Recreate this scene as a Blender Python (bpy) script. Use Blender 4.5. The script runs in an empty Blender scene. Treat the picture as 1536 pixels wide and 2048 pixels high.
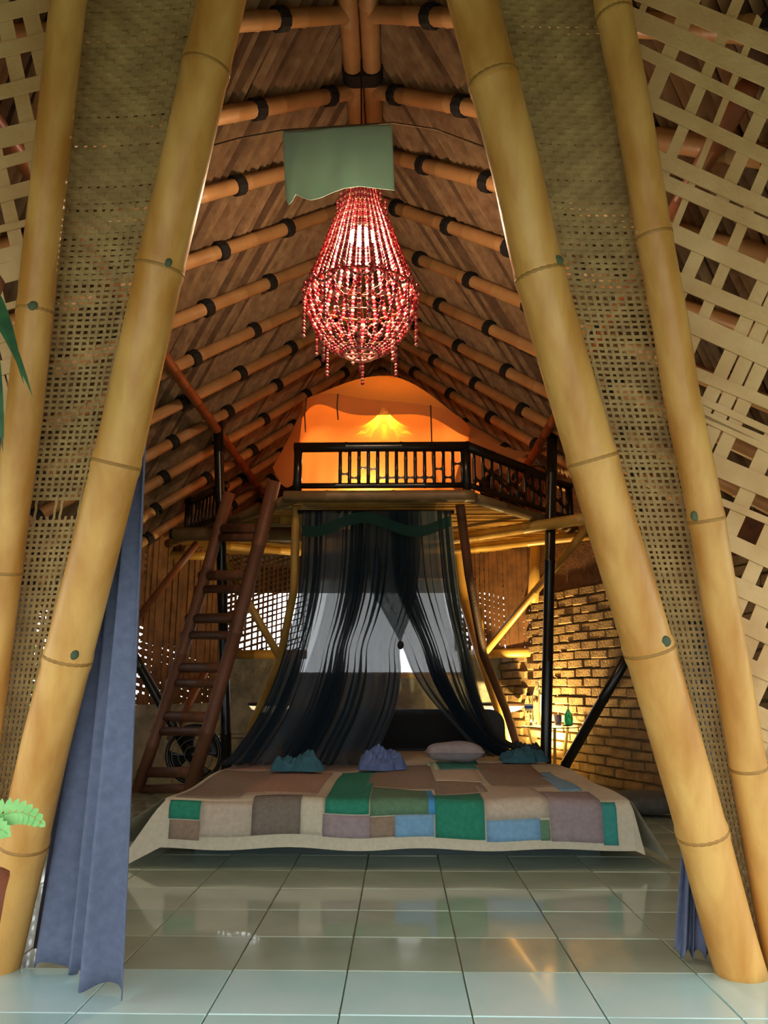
import bpy, math, random
from mathutils import Vector, Matrix
random.seed(7)
R = math.radians
scene = bpy.context.scene
COL = scene.collection

# ------------------------------------------------------------------ camera
F = 1540.0                                   # focal length in pixels of the 1536x2048 frame
PITCH, YAW, CH = R(12.49), R(1.165), 0.81
cam_d = bpy.data.cameras.new('camera')
cam_d.sensor_fit = 'AUTO'; cam_d.sensor_width = 34.6; cam_d.lens = F * 34.6 / 2048
cam_d.clip_start = 0.05; cam_d.clip_end = 200
cam = bpy.data.objects.new('camera', cam_d); COL.objects.link(cam)
cam.location = (0, 0, CH); cam.rotation_euler = (R(90) + PITCH, 0, YAW)
scene.camera = cam
CROT = (Matrix.Rotation(YAW, 3, 'Z') @ Matrix.Rotation(R(90) + PITCH, 3, 'X'))
CPOS = Vector((0, 0, CH))

# ------------------------------------------------------------------ world and exposure
w = bpy.data.worlds.new('overcast_sky'); scene.world = w; w.use_nodes = True
w.node_tree.nodes['Background'].inputs[0].default_value = (0.93, 0.98, 1.0, 1)
w.node_tree.nodes['Background'].inputs[1].default_value = 4.0
vs = scene.view_settings
vs.view_transform = 'Standard'; vs.look = 'None'; vs.gamma = 1.0; vs.use_curve_mapping = False
vs.exposure = 0.0

# ------------------------------------------------------------------ pixel helpers
def ray(px, py):
    d = CROT @ Vector(((px - 768) / F, -(py - 1024) / F, -1.0))
    return d
def PY(px, py, y):
    d = ray(px, py); return CPOS + d * ((y - CPOS.y) / d.y)
def PZ(px, py, z):
    d = ray(px, py); return CPOS + d * ((z - CPOS.z) / d.z)
LEAN, Y0 = 0.22, 2.43
def PL(px, py, off=0.0):                     # the leaning plane of the entrance poles
    d = ray(px, py); t = (Y0 + off - CPOS.y - LEAN * CPOS.z) / (d.y + LEAN * d.z); return CPOS + d * t
XR, ZR, K = -0.2, 4.4, 1.08                  # ridge line and roof slope
def roof_z(x): return ZR - K * abs(x - XR)

# ------------------------------------------------------------------ materials
def lin(c):
    c = c.lstrip('#'); o = []
    for i in (0, 2, 4):
        v = int(c[i:i+2], 16) / 255
        o.append(v / 12.92 if v <= .04045 else ((v + .055) / 1.055) ** 2.4)
    return (*o, 1)
MATS = {}
def mat(name, a, b=None, rough=.6, scale=8, stretch=(1, 1, 1), bump=0, bscale=60, spec=.5, emit=None, estr=0,
        detail=4, metal=0, trans=0, ior=1.45, coord='Object', coat=0, bdist=.01):
    m = bpy.data.materials.new(name); m.use_nodes = True; MATS[name] = m
    nt = m.node_tree; bs = nt.nodes['Principled BSDF']
    bs.inputs['Roughness'].default_value = rough; bs.inputs['Metallic'].default_value = metal
    bs.inputs['Specular IOR Level'].default_value = spec; bs.inputs['IOR'].default_value = ior
    bs.inputs['Transmission Weight'].default_value = trans; bs.inputs['Coat Weight'].default_value = coat
    tc = nt.nodes.new('ShaderNodeTexCoord'); mp = nt.nodes.new('ShaderNodeMapping')
    nt.links.new(tc.outputs[coord], mp.inputs['Vector']); mp.inputs['Scale'].default_value = stretch
    if b is None: bs.inputs['Base Color'].default_value = lin(a)
    else:
        n = nt.nodes.new('ShaderNodeTexNoise'); n.inputs['Scale'].default_value = scale; n.inputs['Detail'].default_value = detail
        nt.links.new(mp.outputs[0], n.inputs['Vector'])
        r = nt.nodes.new('ShaderNodeValToRGB'); r.color_ramp.elements[0].position = .32; r.color_ramp.elements[1].position = .68
        r.color_ramp.elements[0].color = lin(a); r.color_ramp.elements[1].color = lin(b)
        nt.links.new(n.outputs['Fac'], r.inputs[0]); nt.links.new(r.outputs[0], bs.inputs['Base Color'])
    if bump:
        n2 = nt.nodes.new('ShaderNodeTexNoise'); n2.inputs['Scale'].default_value = bscale; n2.inputs['Detail'].default_value = 3
        nt.links.new(mp.outputs[0], n2.inputs['Vector'])
        bp = nt.nodes.new('ShaderNodeBump'); bp.inputs['Strength'].default_value = bump; bp.inputs['Distance'].default_value = bdist
        nt.links.new(n2.outputs['Fac'], bp.inputs['Height']); nt.links.new(bp.outputs[0], bs.inputs['Normal'])
    if emit: bs.inputs['Emission Color'].default_value = lin(emit); bs.inputs['Emission Strength'].default_value = estr
    return m
def cloth_mat(name, col, clear, transl, col2=None):
    """thin cloth: part open mesh, part light passing through the threads, part surface"""
    m = bpy.data.materials.new(name); m.use_nodes = True; MATS[name] = m
    nt = m.node_tree; nt.nodes.clear()
    out = nt.nodes.new('ShaderNodeOutputMaterial'); d = nt.nodes.new('ShaderNodeBsdfDiffuse'); t = nt.nodes.new('ShaderNodeBsdfTranslucent')
    tr = nt.nodes.new('ShaderNodeBsdfTransparent'); a = nt.nodes.new('ShaderNodeMixShader'); b = nt.nodes.new('ShaderNodeMixShader')
    d.inputs[0].default_value = lin(col); t.inputs[0].default_value = lin(col2 or col)
    a.inputs[0].default_value = transl; b.inputs[0].default_value = clear
    nt.links.new(d.outputs[0], a.inputs[1]); nt.links.new(t.outputs[0], a.inputs[2])
    nt.links.new(a.outputs[0], b.inputs[1]); nt.links.new(tr.outputs[0], b.inputs[2]); nt.links.new(b.outputs[0], out.inputs[0])
    return m
mat('bamboo_gold', '#b87c34', '#d9a65a', .40, 4, (3, 3, .7), .12, 40)
mat('bamboo_node', '#94682a', '#a87a3a', .55, 20)
mat('bud_green', '#3c4c34', '#566040', .7, 30)
mat('bamboo_roof', '#a17648', '#b48a5a', .45, 6, (1, 1, 1), .15, 40)
mat('bamboo_red', '#7a4428', '#96562f', .45, 8, (1, 1, .3))
mat('bamboo_frame', '#a37a36', '#c29a4c', .4, 6, (1, 1, .3))
mat('bamboo_black', '#0f0f0e', '#1c1b18', .28, 10)
mat('bamboo_edge', '#6a5030', '#7e6440', .5, 10)
mat('bamboo_rail', '#120f0c', '#241a12', .28, 12)
mat('lashing', '#0d0d0d', '#1a1816', .75, 60, bump=.5, bscale=150)
mat('thatch', '#3c281a', '#543a26', .95, 22, (1, 1, 1), .4, 45, bdist=.02)
mat('thatch_rib', '#856446', '#a98763', .85, 14, (1, 1, 1), .2, 90)
mat('thatch_rib_pale', '#94724f', '#b39068', .85, 14)
mat('thatch_rib_dark', '#644a34', '#7c5e44', .85, 14)
mat('weave_fine', '#947648', '#b3945c', .75, 14)
mat('weave_coarse', '#bc905a', '#d4ad76', .6, 5, (1, 1, 1), .3, 50)
mat('weave_dark', '#5b3c22', '#7d5532', .8, 10)
mat('wicker_panel', '#4a2f1c', '#6b4526', .85, 14, (1, 1, 1), .6, 60)
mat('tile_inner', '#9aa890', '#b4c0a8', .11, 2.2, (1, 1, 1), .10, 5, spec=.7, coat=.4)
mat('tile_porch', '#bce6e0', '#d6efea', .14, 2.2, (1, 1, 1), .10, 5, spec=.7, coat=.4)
mat('grout', '#7c8274', '#888c80', .8, 20)
mat('plaster_stone', '#77786c', '#a09a88', .9, 7, (1, 1, 1), .8, 14, bdist=.03)
mat('brick', '#6e5638', '#8c7048', .9, 12, (1, 1, 1), .8, 50)
mat('mortar', '#6c5636', '#7a6342', .95, 20, bump=.6)
mat('curtain_blue', '#586078', '#646c84', .85, 40, bump=.15, bscale=250)
cloth_mat('towel_sage', '#a6bcae', .0, .30, '#a8c4b8')
mat('bead_red', '#8c1f2c', '#b23444', .3, 40)
mat('bead_pale', '#c8786c', '#e0a090', .3, 40)
mat('brass', '#7a5a30', None, .4, metal=.8)
mat('bulb', '#fff0d8', None, .3, emit='#ffe8c4', estr=60)
mat('flex', '#15110e', None, .6)
mat('ladder_wood', '#5c3826', '#764a30', .55, 8, (1, 1, .4), .2)
mat('bed_base', '#203230', '#2a3e3a', .5, 10)
mat('mattress', '#b8b0a0', '#c8c0b0', .9, 10)
mat('headboard', '#17130f', '#241b13', .5, 8)
mat('patch_beige', '#a89a86', '#b5a793', .95, 50, bump=.3, bscale=200)
mat('patch_cream', '#b4ab92', '#c0b69e', .95, 50, bump=.3, bscale=200)
mat('patch_brown', '#7c6a58', '#8a7764', .95, 50, bump=.3, bscale=200)
mat('patch_salmon', '#957563', '#a3826e', .95, 50, bump=.3, bscale=200)
mat('patch_dark', '#6b5f54', '#786c60', .95, 50, bump=.3, bscale=200)
mat('patch_mauve', '#857676', '#928383', .95, 50, bump=.3, bscale=200)
mat('patch_green', '#1e7258', '#2a7e64', .95, 50, bump=.3, bscale=200)
mat('patch_olive', '#4f6f52', '#5c7b5e', .95, 50, bump=.3, bscale=200)
mat('patch_teal', '#2c7a70', '#38867c', .95, 50, bump=.3, bscale=200)
mat('patch_blue', '#6690ac', '#749cb6', .95, 50, bump=.3, bscale=200)
mat('patch_sky', '#3a7fb0', '#4589b8', .95, 50, bump=.3, bscale=200)
mat('patch_mint', '#a8e0c4', '#b8e8d0', .95, 50)
mat('pillow_mauve', '#8a7f80', '#978c8c', .95, 30, bump=.3, bscale=120)
mat('cloth_violet', '#48587e', '#586894', .95, 30, bump=.4, bscale=120)
mat('cloth_teal', '#28505c', '#34606a', .95, 30, bump=.4, bscale=120)
mat('cloth_dark', '#1f2c32', '#28363c', .95, 30, bump=.4, bscale=120)
mat('cushion_grey', '#4a4a44', '#5a5850', .95, 30, bump=.4, bscale=120)
mat('wood_dark', '#1d130c', '#2f1f13', .4, 8)
mat('opal', '#f0e8cc', None, .4, emit='#ffe9b0', estr=.9)
mat('opal_bright', '#fff0c8', None, .4, emit='#ffcf70', estr=10)
mat('fan_black', '#121414', '#1d1f1f', .35, 20)
mat('fan_metal', '#606460', None, .35, metal=.7)
mat('glass', '#f4f8f4', None, .02, trans=1, ior=1.45)
mat('glass_table', '#d8ece4', None, .03, trans=.9, ior=1.45)
mat('glass_violet', '#8c84a8', None, .08, trans=.7, ior=1.45)
mat('soap_green', '#1f8f78', None, .1, trans=.5, ior=1.4)
mat('label_blue', '#2458b8', None, .4)
mat('label_white', '#e8eaf0', None, .4)
mat('cap_dark', '#15181c', None, .4)
mat('pump_pale', '#d6c890', None, .4)
mat('leaf_dark', '#1f4426', '#2f5c30', .5, 20)
mat('leaf_bright', '#6fae5a', '#8cc674', .5, 20)
mat('leaf_garden', '#4f7a2c', '#86a848', .6, 10)
mat('stem', '#3c5030', '#4a5c38', .7, 20)
mat('pot_clay', '#8a4a30', '#9c5a3c', .85, 10)
mat('soil', '#2a2018', '#3a2c20', .95, 30)
mat('ground', '#4c5238', '#6a6a48', .95, 3)
cloth_mat('ray_shade_cloth', '#e0a020', .15, .8, '#ffc830')
mat('rope', '#4c3a28', '#6a5236', .9, 60)
cloth_mat('net_navy', '#1e2c38', .18, .62, '#7a8896')
cloth_mat('net_sheer', '#1e2c38', .52, .6, '#5a6672')
cloth_mat('net_band', '#22403c', .10, .4)
cloth_mat('tent_cloth', '#cc8a4c', .20, .66, '#ee9a50')
cloth_mat('sheer_white', '#d8dae4', .40, .75, '#e6e8f4')
cloth_mat('clear_sheet', '#b8d4cc', .86, .3)
cloth_mat('tent_roof', '#b08050', .03, .22, '#c88a50')
M = MATS

# ------------------------------------------------------------------ mesh builder
class MB:
    def __init__(s): s.v = []; s.f = []; s.mi = []
    def add(s, vs, fs, mi=0):
        o = len(s.v); s.v += [Vector(v) for v in vs]; s.f += [tuple(i + o for i in f) for f in fs]; s.mi += [mi] * len(fs); return s
    def box(s, c, size, rot=None, mi=0):
        c = Vector(c); h = [x / 2 for x in size]
        vs = [Vector((x * h[0], y * h[1], z * h[2])) for x in (-1, 1) for y in (-1, 1) for z in (-1, 1)]
        if rot: vs = [rot @ v for v in vs]
        return s.add([c + v for v in vs], [(0, 1, 3, 2), (4, 6, 7, 5), (0, 4, 5, 1), (2, 3, 7, 6), (0, 2, 6, 4), (1, 5, 7, 3)], mi)
    def tube(s, pts, rad, n=12, cap=True, mi=0):
        pts = [Vector(p) for p in pts]
        if not hasattr(rad, '__len__'): rad = [rad] * len(pts)
        t0 = (pts[1] - pts[0]).normalized()
        a = t0.cross(Vector((0, 0, 1)))
        if a.length < 1e-3: a = t0.cross(Vector((1, 0, 0)))
        a.normalize(); vs = []
        for i, p in enumerate(pts):
            t = (pts[min(i + 1, len(pts) - 1)] - pts[max(i - 1, 0)]).normalized()
            a = (a - t * a.dot(t)).normalized(); b = t.cross(a)
            for k in range(n):
                q = 2 * math.pi * k / n; vs.append(p + (a * math.cos(q) + b * math.sin(q)) * rad[i])
        fs = [(i * n + k, i * n + (k + 1) % n, (i + 1) * n + (k + 1) % n, (i + 1) * n + k) for i in range(len(pts) - 1) for k in range(n)]
        if cap: fs += [tuple(reversed(range(n))), tuple(range((len(pts) - 1) * n, len(pts) * n))]
        return s.add(vs, fs, mi)
    def lathe(s, c, prof, n=20, mi=0):       # prof: (radius, z)
        c = Vector(c); vs = [c + Vector((r * math.cos(2 * math.pi * k / n), r * math.sin(2 * math.pi * k / n), z)) for r, z in prof for k in range(n)]
        fs = [(i * n + k, i * n + (k + 1) % n, (i + 1) * n + (k + 1) % n, (i + 1) * n + k) for i in range(len(prof) - 1) for k in range(n)]
        fs += [tuple(reversed(range(n))), tuple(range((len(prof) - 1) * n, len(prof) * n))]
        return s.add(vs, fs, mi)
    def ring(s, c, r, t, n=24, m=6, rot=None, mi=0):
        c = Vector(c); vs = []
        for i in range(n):
            a = 2 * math.pi * i / n
            for j in range(m):
                b = 2 * math.pi * j / m
                v = Vector(((r + t * math.cos(b)) * math.cos(a), (r + t * math.cos(b)) * math.sin(a), t * math.sin(b)))
                vs.append(c + (rot @ v if rot else v))
        return s.add(vs, [(i * m + j, ((i + 1) % n) * m + j, ((i + 1) % n) * m + (j + 1) % m, i * m + (j + 1) % m) for i in range(n) for j in range(m)], mi)
    def grid(s, fn, nu, nv, mi=0):
        vs = [fn(i / nu, j / nv) for j in range(nv + 1) for i in range(nu + 1)]
        return s.add(vs, [(j * (nu + 1) + i, j * (nu + 1) + i + 1, (j + 1) * (nu + 1) + i + 1, (j + 1) * (nu + 1) + i) for j in range(nv) for i in range(nu)], mi)
    def prism(s, poly, off, mi=0):
        poly = [Vector(p) for p in poly]; n = len(poly); off = Vector(off)
        vs = poly + [p + off for p in poly]
        fs = [tuple(range(n)), tuple(reversed(range(n, 2 * n)))] + [(i, i + n, (i + 1) % n + n, (i + 1) % n) for i in range(n)]
        return s.add(vs, fs, mi)
    def ball(s, c, r, n=8, m=6, sc=(1, 1, 1), mi=0, rot=None):
        c = Vector(c); vs = []; fs = []
        def q(x, y, z):
            v = Vector((x * r * sc[0], y * r * sc[1], z * r * sc[2])); return c + (rot @ v if rot else v)
        vs.append(q(0, 0, -1))
        for j in range(1, m):
            f = -math.pi / 2 + math.pi * j / m
            for k in range(n): vs.append(q(math.cos(f) * math.cos(2 * math.pi * k / n), math.cos(f) * math.sin(2 * math.pi * k / n), math.sin(f)))
        vs.append(q(0, 0, 1)); top = len(vs) - 1
        for k in range(n):
            fs.append((0, 1 + (k + 1) % n, 1 + k)); fs.append((top, 1 + (m - 2) * n + k, 1 + (m - 2) * n + (k + 1) % n))
        for j in range(m - 2):
            for k in range(n): fs.append((1 + j * n + k, 1 + j * n + (k + 1) % n, 1 + (j + 1) * n + (k + 1) % n, 1 + (j + 1) * n + k))
        return s.add(vs, fs, mi)
    def mesh(s, name, mats, origin=Vector((0, 0, 0)), smooth=False):
        me = bpy.data.meshes.new(name); me.from_pydata([tuple(v - origin) for v in s.v], [], s.f)
        for m in (mats if isinstance(mats, (list, tuple)) else [mats]): me.materials.append(M[m] if isinstance(m, str) else m)
        if len(me.materials) > 1: me.polygons.foreach_set('material_index', s.mi)
        if smooth: me.polygons.foreach_set('use_smooth', [True] * len(me.polygons))
        me.update(); return me
    def build(s, name, mats, parent=None, smooth=False, **tags):
        if parent is not None:
            o = Vector(parent.get('_o', (0, 0, 0)))
            pv = o
        else:
            xs = [v.x for v in s.v]; ys = [v.y for v in s.v]; zs = [v.z for v in s.v]
            pv = Vector(((min(xs) + max(xs)) / 2, (min(ys) + max(ys)) / 2, min(zs)))
        ob = bpy.data.objects.new(name, s.mesh(name, mats, pv, smooth)); COL.objects.link(ob)
        if parent is not None: ob.parent = parent
        else: ob.location = pv
        ob['_o'] = tuple(pv)
        tag(ob, **tags); return ob
def tag(o, label=None, cat=None, group=None, kind=None):
    if label: o['label'] = label
    if cat: o['category'] = cat
    if group: o['group'] = group
    if kind: o['kind'] = kind
    return o
def thing(name, loc, label=None, cat=None, group=None, kind=None):
    o = bpy.data.objects.new(name, None); COL.objects.link(o); o.location = loc; o['_o'] = tuple(loc); o.empty_display_size = .1
    return tag(o, label, cat, group, kind)
def inst(name, me, parent, world_matrix):
    o = bpy.data.objects.new(name, me); COL.objects.link(o)
    if parent is not None:
        o.parent = parent; o.matrix_local = Matrix.Translation(-Vector(parent['_o'])) @ world_matrix
    else: o.matrix_world = world_matrix
    return o
def frame(p, x, z):                          # matrix at p with local z along z and x near x
    z = Vector(z).normalized(); y = z.cross(Vector(x)).normalized(); x = y.cross(z)
    m = Matrix((x, y, z)).transposed().to_4x4(); m.translation = Vector(p); return m
def lerp_table(tab, y):
    if y <= tab[0][0]: a, b = tab[0], tab[1]
    elif y >= tab[-1][0]: a, b = tab[-2], tab[-1]
    else:
        for a, b in zip(tab, tab[1:]):
            if a[0] <= y <= b[0]: break
    return a[1] + (b[1] - a[1]) * (y - a[0]) / (b[0] - a[0])
def clamp_table(tab, y): return lerp_table(tab, min(max(y, tab[0][0]), tab[-1][0]))
def smooth_table(tab, y):                    # catmull-rom through (key, value) rows
    y = min(max(y, tab[0][0]), tab[-1][0])
    for i in range(len(tab) - 1):
        if tab[i][0] <= y <= tab[i + 1][0]: break
    p0, p1, p2, p3 = tab[max(i - 1, 0)], tab[i], tab[i + 1], tab[min(i + 2, len(tab) - 1)]
    h = p2[0] - p1[0]; t = (y - p1[0]) / h
    m1 = (p2[1] - p0[1]) / (p2[0] - p0[0]) * h; m2 = (p3[1] - p1[1]) / (p3[0] - p1[0]) * h
    return (2*t**3 - 3*t*t + 1) * p1[1] + (t**3 - 2*t*t + t) * m1 + (-2*t**3 + 3*t*t) * p2[1] + (t**3 - t*t) * m2
def bamboo(mb, a, b, r, step=.4, n=12, taper=1.0, mi=0, bow=(0, 0, 0)):
    """a culm with swollen nodes"""
    a, b, bow = Vector(a), Vector(b), Vector(bow); L = (b - a).length; pts = []; rad = []
    ks = [0.0]; x = random.uniform(.3, .9) * step
    while x < L - .06: ks += [x - .012, x - .003, x + .004, x + .014]; x += step * random.uniform(.9, 1.1)
    ks.append(L)
    for i, k in enumerate(ks):
        t = k / L; pts.append(a.lerp(b, t) + bow * (4 * t * (1 - t))); j = (i - 1) % 4
        g = 1.0 if i in (0, len(ks) - 1) else (1.0, 1.07, 1.09, 1.0)[j]
        rad.append(r * g * (1 + (taper - 1) * t))
    return mb.tube(pts, rad, n, mi=mi)

# ================================================================== SETTING
# ---- ground outside
g = MB().box((0, 4, -.16), (60, 60, .1)); g.build('ground', 'ground', kind='structure', label='garden ground outside around the bamboo house')
# ---- floor of separate tiles
floor = MB().box((0, 3.6, -.05), (7.4, 9.8, .09)).build('floor', 'grout', kind='structure', label='glossy grey green tiled floor in front of the bed')
TW, TD = .33, .30
tile_me = {}
def tile_mesh(m):
    b = MB(); a, c, e = TW / 2 - .0018, TD / 2 - .0018, .002
    top = [(-a + e, -c + e, .005), (a - e, -c + e, .005), (a - e, c - e, .005), (-a + e, c - e, .005)]
    mid = [(-a, -c, .002), (a, -c, .002), (a, c, .002), (-a, c, .002)]
    bot = [(x, y, -.006) for x, y, _ in mid]
    b.add(top + mid + bot, [(0, 1, 2, 3)] + [(i, i + 4, (i + 1) % 4 + 4, (i + 1) % 4) for i in range(4)] + [(i + 4, i + 8, (i + 1) % 4 + 8, (i + 1) % 4 + 4) for i in range(4)])
    return b.mesh('tile', m)
tin, tpo = tile_mesh('tile_inner'), tile_mesh('tile_porch')
xa = PZ(676, 2048, 0).x
n = 0
for j in range(-3, 12):
    y = Y0 + TD * (j + .5)
    for i in range(-7, 9):
        x = xa + TW * (i + .5)
        if abs(x) > 2.2 + .1 * (j < 0): continue
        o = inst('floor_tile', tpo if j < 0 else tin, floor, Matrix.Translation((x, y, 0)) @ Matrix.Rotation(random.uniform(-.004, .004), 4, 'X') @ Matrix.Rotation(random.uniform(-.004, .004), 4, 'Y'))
        n += 1
far = MB()
for j in range(12, 18):
    for i in range(-8, 9): far.box((xa + TW * (i + .5), Y0 + TD * (j + .5), 0), (TW - .005, TD - .005, .01))
for j in range(-8, -3):
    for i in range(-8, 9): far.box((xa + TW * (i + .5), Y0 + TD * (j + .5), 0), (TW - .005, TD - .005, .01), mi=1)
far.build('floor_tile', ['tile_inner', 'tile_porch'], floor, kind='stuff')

# ---- roof (seen from inside as the ceiling)
YF, YB, SM = -1.2, 8.6, 2.75  # front end carried past the camera, out of view, to dim the entrance
ceil = thing('ceiling', (XR, 5, ZR), 'thatched gable roof seen from inside over the whole hut', kind='structure')
def RP(side, s, y, dz=0.0):                  # a point on the roof underside; dz moves along the inward normal
    nx, nz = -side * K / math.hypot(1, K), -1 / math.hypot(1, K)
    return Vector((XR + side * s + nx * dz, y, ZR - K * s + nz * dz))
for side in (-1, 1):
    th = MB(); a = [RP(side, 0, YF, -.02), RP(side, SM, YF, -.02), RP(side, SM, YB, -.02), RP(side, 0, YB, -.02)]
    th.prism(a, RP(side, 0, 0, -.18) - RP(side, 0, 0, 0)); th.build('thatch', 'thatch', ceil)
    rb = MB(); sp = .046; c = YF - SM                     # ribs: y - s = c
    while c < YB:
        s0, s1 = max(0, YF - c), min(SM, YB - c)
        if s1 - s0 > .1:
            k = max(2, int((s1 - s0) / .16)); ww = random.uniform(.008, .012); h = random.uniform(.012, .028); tone = random.choice((0, 0, 1, 2)); pts = []
            for i in range(k + 1):
                s = s0 + (s1 - s0) * i / k; j = random.uniform(-.008, .008)
                for d, hh in ((-ww, -.02), (0, h * random.uniform(.7, 1.2)), (ww, -.02)):
                    pts.append(RP(side, s - d / 1.4, min(s + c + j * 1.4 + d / 1.4, YB), hh))
            rb.add(pts, [(i * 3 + q, i * 3 + q + 1, i * 3 + q + 4, i * 3 + q + 3) for i in range(k) for q in (0, 1)], tone)
        c += sp * random.uniform(.8, 1.25) * 1.414
    rb.build('thatch_rib', ['thatch_rib', 'thatch_rib_pale', 'thatch_rib_dark'], ceil, kind='stuff')
    # rafters run forward as they come down: y = Yi - s
    lm = MB().tube([(0, 0, -.035), (0, 0, -.028), (0, 0, .028), (0, 0, .035)], [.05, .058, .058, .05], 10).mesh('lashing', 'lashing')
    lb = MB().tube([(0, 0, -.022), (0, 0, .022)], [.03, .03], 6).mesh('lashing', 'lashing')
    yi = 3.49 - .54 * 7
    q = 0
    while yi < YB + SM - .3:
        s0, s1 = max(.02, yi - YB), min(SM - .02, yi - YF)
        if s1 - s0 > .25:
            rf = bamboo(MB(), RP(side, s0, yi - s0, .065), RP(side, s1, yi - s1, .065), .043, .34, 10).build('rafter', 'bamboo_roof', ceil, True)
            d = (RP(side, 1, yi - 1) - RP(side, 0, yi)).normalized()
            s = .24 + (.17 if q % 2 else 0)
            while s < s1:
                if s > s0 + .05 and (yi - s) > 1.6:
                    inst('lashing', lm, rf, Matrix.Translation(RP(side, s, yi - s, .065) - Vector(rf['_o']) + Vector(rf['_o'])) @ frame((0, 0, 0), (0, 1, 0), d))
                s += .34
        yi += .54; q += 1
MB().prism([(XR - .2, YF, ZR - .06), (XR, YF, ZR + .04), (XR + .2, YF, ZR - .06), (XR, YF, ZR + .25)], (0, YB - YF, 0)).build('ridge_cap', 'thatch', ceil)
ridge = thing('ridge_pole', (XR, 1.3, ZR), kind='structure')
ridge.parent = ceil; ridge.location = Vector((XR, 1.3, ZR)) - Vector(ceil['_o'])
for dx in (-.055, .055):
    bamboo(MB(), (XR + dx, 1.3, 4.24), (XR + dx, 4.36, 4.24), .054, .55).build('culm', 'bamboo_roof', ridge, True)
for yy in (3.78, 4.30, 2.9):
    MB().tube([(XR - .0, yy - .045, 4.24), (XR, yy + .045, 4.24)], .0, 4).build('band_core', 'lashing', ridge) if False else None
    b = MB(); pr = []
    for k in range(20):
        a = 2 * math.pi * k / 20; pr.append((math.copysign(.055, math.cos(a)) + .062 * math.cos(a), .066 * math.sin(a)))
    b.prism([(XR + p[0], yy - .045, 4.24 + p[1]) for p in pr], (0, .09, 0)); b.build('band', 'lashing', ridge)
# purlins under the slopes
for side, s, lab in ((-1, 1.38, 'purlin'), (1, 1.46, 'purlin')):
    bamboo(MB(), RP(side, s, 2.2, .14), RP(side, s, YB, .14), .036, .3).build('purlin', 'bamboo_red', ceil, True)
# back gable under the ridge
gb = MB().prism([(XR - 2.4, YB, 1.8), (XR + 2.4, YB, 1.8), (XR, YB, ZR)], (0, .12, 0)); gb.build('wall_back_gable', 'thatch', kind='structure', label='dark thatched gable closing the roof behind the tent')

MB().prism([(XR - 1.95, YF, 2.25), (XR + 1.95, YF, 2.25), (XR, YF, ZR - .03)], (0, .06, 0)).build('wall_shading_gable', 'thatch', kind='structure', label='unseen thatched front gable added to darken the pole tops')  # unseen gable, added to keep sky light off the pole tops
# ---- walls round the back
def wall_seg(mb, a, b, z0, z1, t=.14, z1b=None):
    a, b = Vector((*a, 0)), Vector((*b, 0)); nrm = Vector((0, 0, 1)).cross(b - a).normalized() * t
    z1b = z1 if z1b is None else z1b
    mb.prism([(a.x, a.y, z0), (b.x, b.y, z0), (b.x, b.y, z1b), (a.x, a.y, z1)], nrm)
A_, B_, C_, D_, E_, F_, G_ = (-2.75, 2.55), (-2.85, 6.0), (-1.75, 7.75), (1.0, 7.8), (2.0, 5.2), (2.35, 3.9), (2.45, 2.55)
def along(p, q, t): return (p[0] + (q[0] - p[0]) * t, p[1] + (q[1] - p[1]) * t)
wl = MB(); wall_seg(wl, A_, B_, 0, 1.5); wall_seg(wl, B_, C_, 0, .62)
wl.build('wall_left', 'plaster_stone', kind='structure', label='low grey plastered wall behind the ladder')
wb = MB(); wall_seg(wb, C_, along(C_, D_, .27), 0, 1.05); wall_seg(wb, along(C_, D_, .27), along(C_, D_, .86), 0, .86); wall_seg(wb, along(C_, D_, .86), D_, 0, 1.05)
wb.build('wall_back', 'plaster_stone', kind='structure', label='low grey stone wall behind the bed')
TB = along(D_, E_, .211)
wr = MB()
def wall_pts(p, q, inset): 
    a, b = Vector((*p, 0)), Vector((*q, 0)); nrm = Vector((0, 0, 1)).cross(b - a).normalized(); return a, b, nrm
for p, q, h in ((D_, TB, 1.05), (TB, E_, 1.6), (E_, F_, 1.6), (F_, G_, 1.5)): wall_seg(wr, p, q, 0, h, .16)
wallr = wr.build('wall_right', 'mortar', kind='structure', label='yellowish brick wall lit warm behind the bottles')
BL, BHt, BD = .225, .062, .05
brick_me = []
for k in range(5):
    b = MB(); hx, hz = BL / 2 - .006, BHt / 2
    vs = []
    for sy, ins in ((0, .0), (-BD * .5, .0), (-BD * .72, .006)):
        for x, z in ((-1, -1), (1, -1), (1, 1), (-1, 1)):
            vs.append((x * (hx - ins) + random.uniform(-.005, .005), sy, z * (hz - ins) + random.uniform(-.004, .004)))
    b.add(vs, [(8, 9, 10, 11)] + [(r * 4 + i, r * 4 + (i + 1) % 4, (r + 1) * 4 + (i + 1) % 4, (r + 1) * 4 + i) for r in (0, 1) for i in range(4)])
    brick_me.append(b.mesh('brick', 'brick'))
nb = 0; more = MB()
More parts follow.
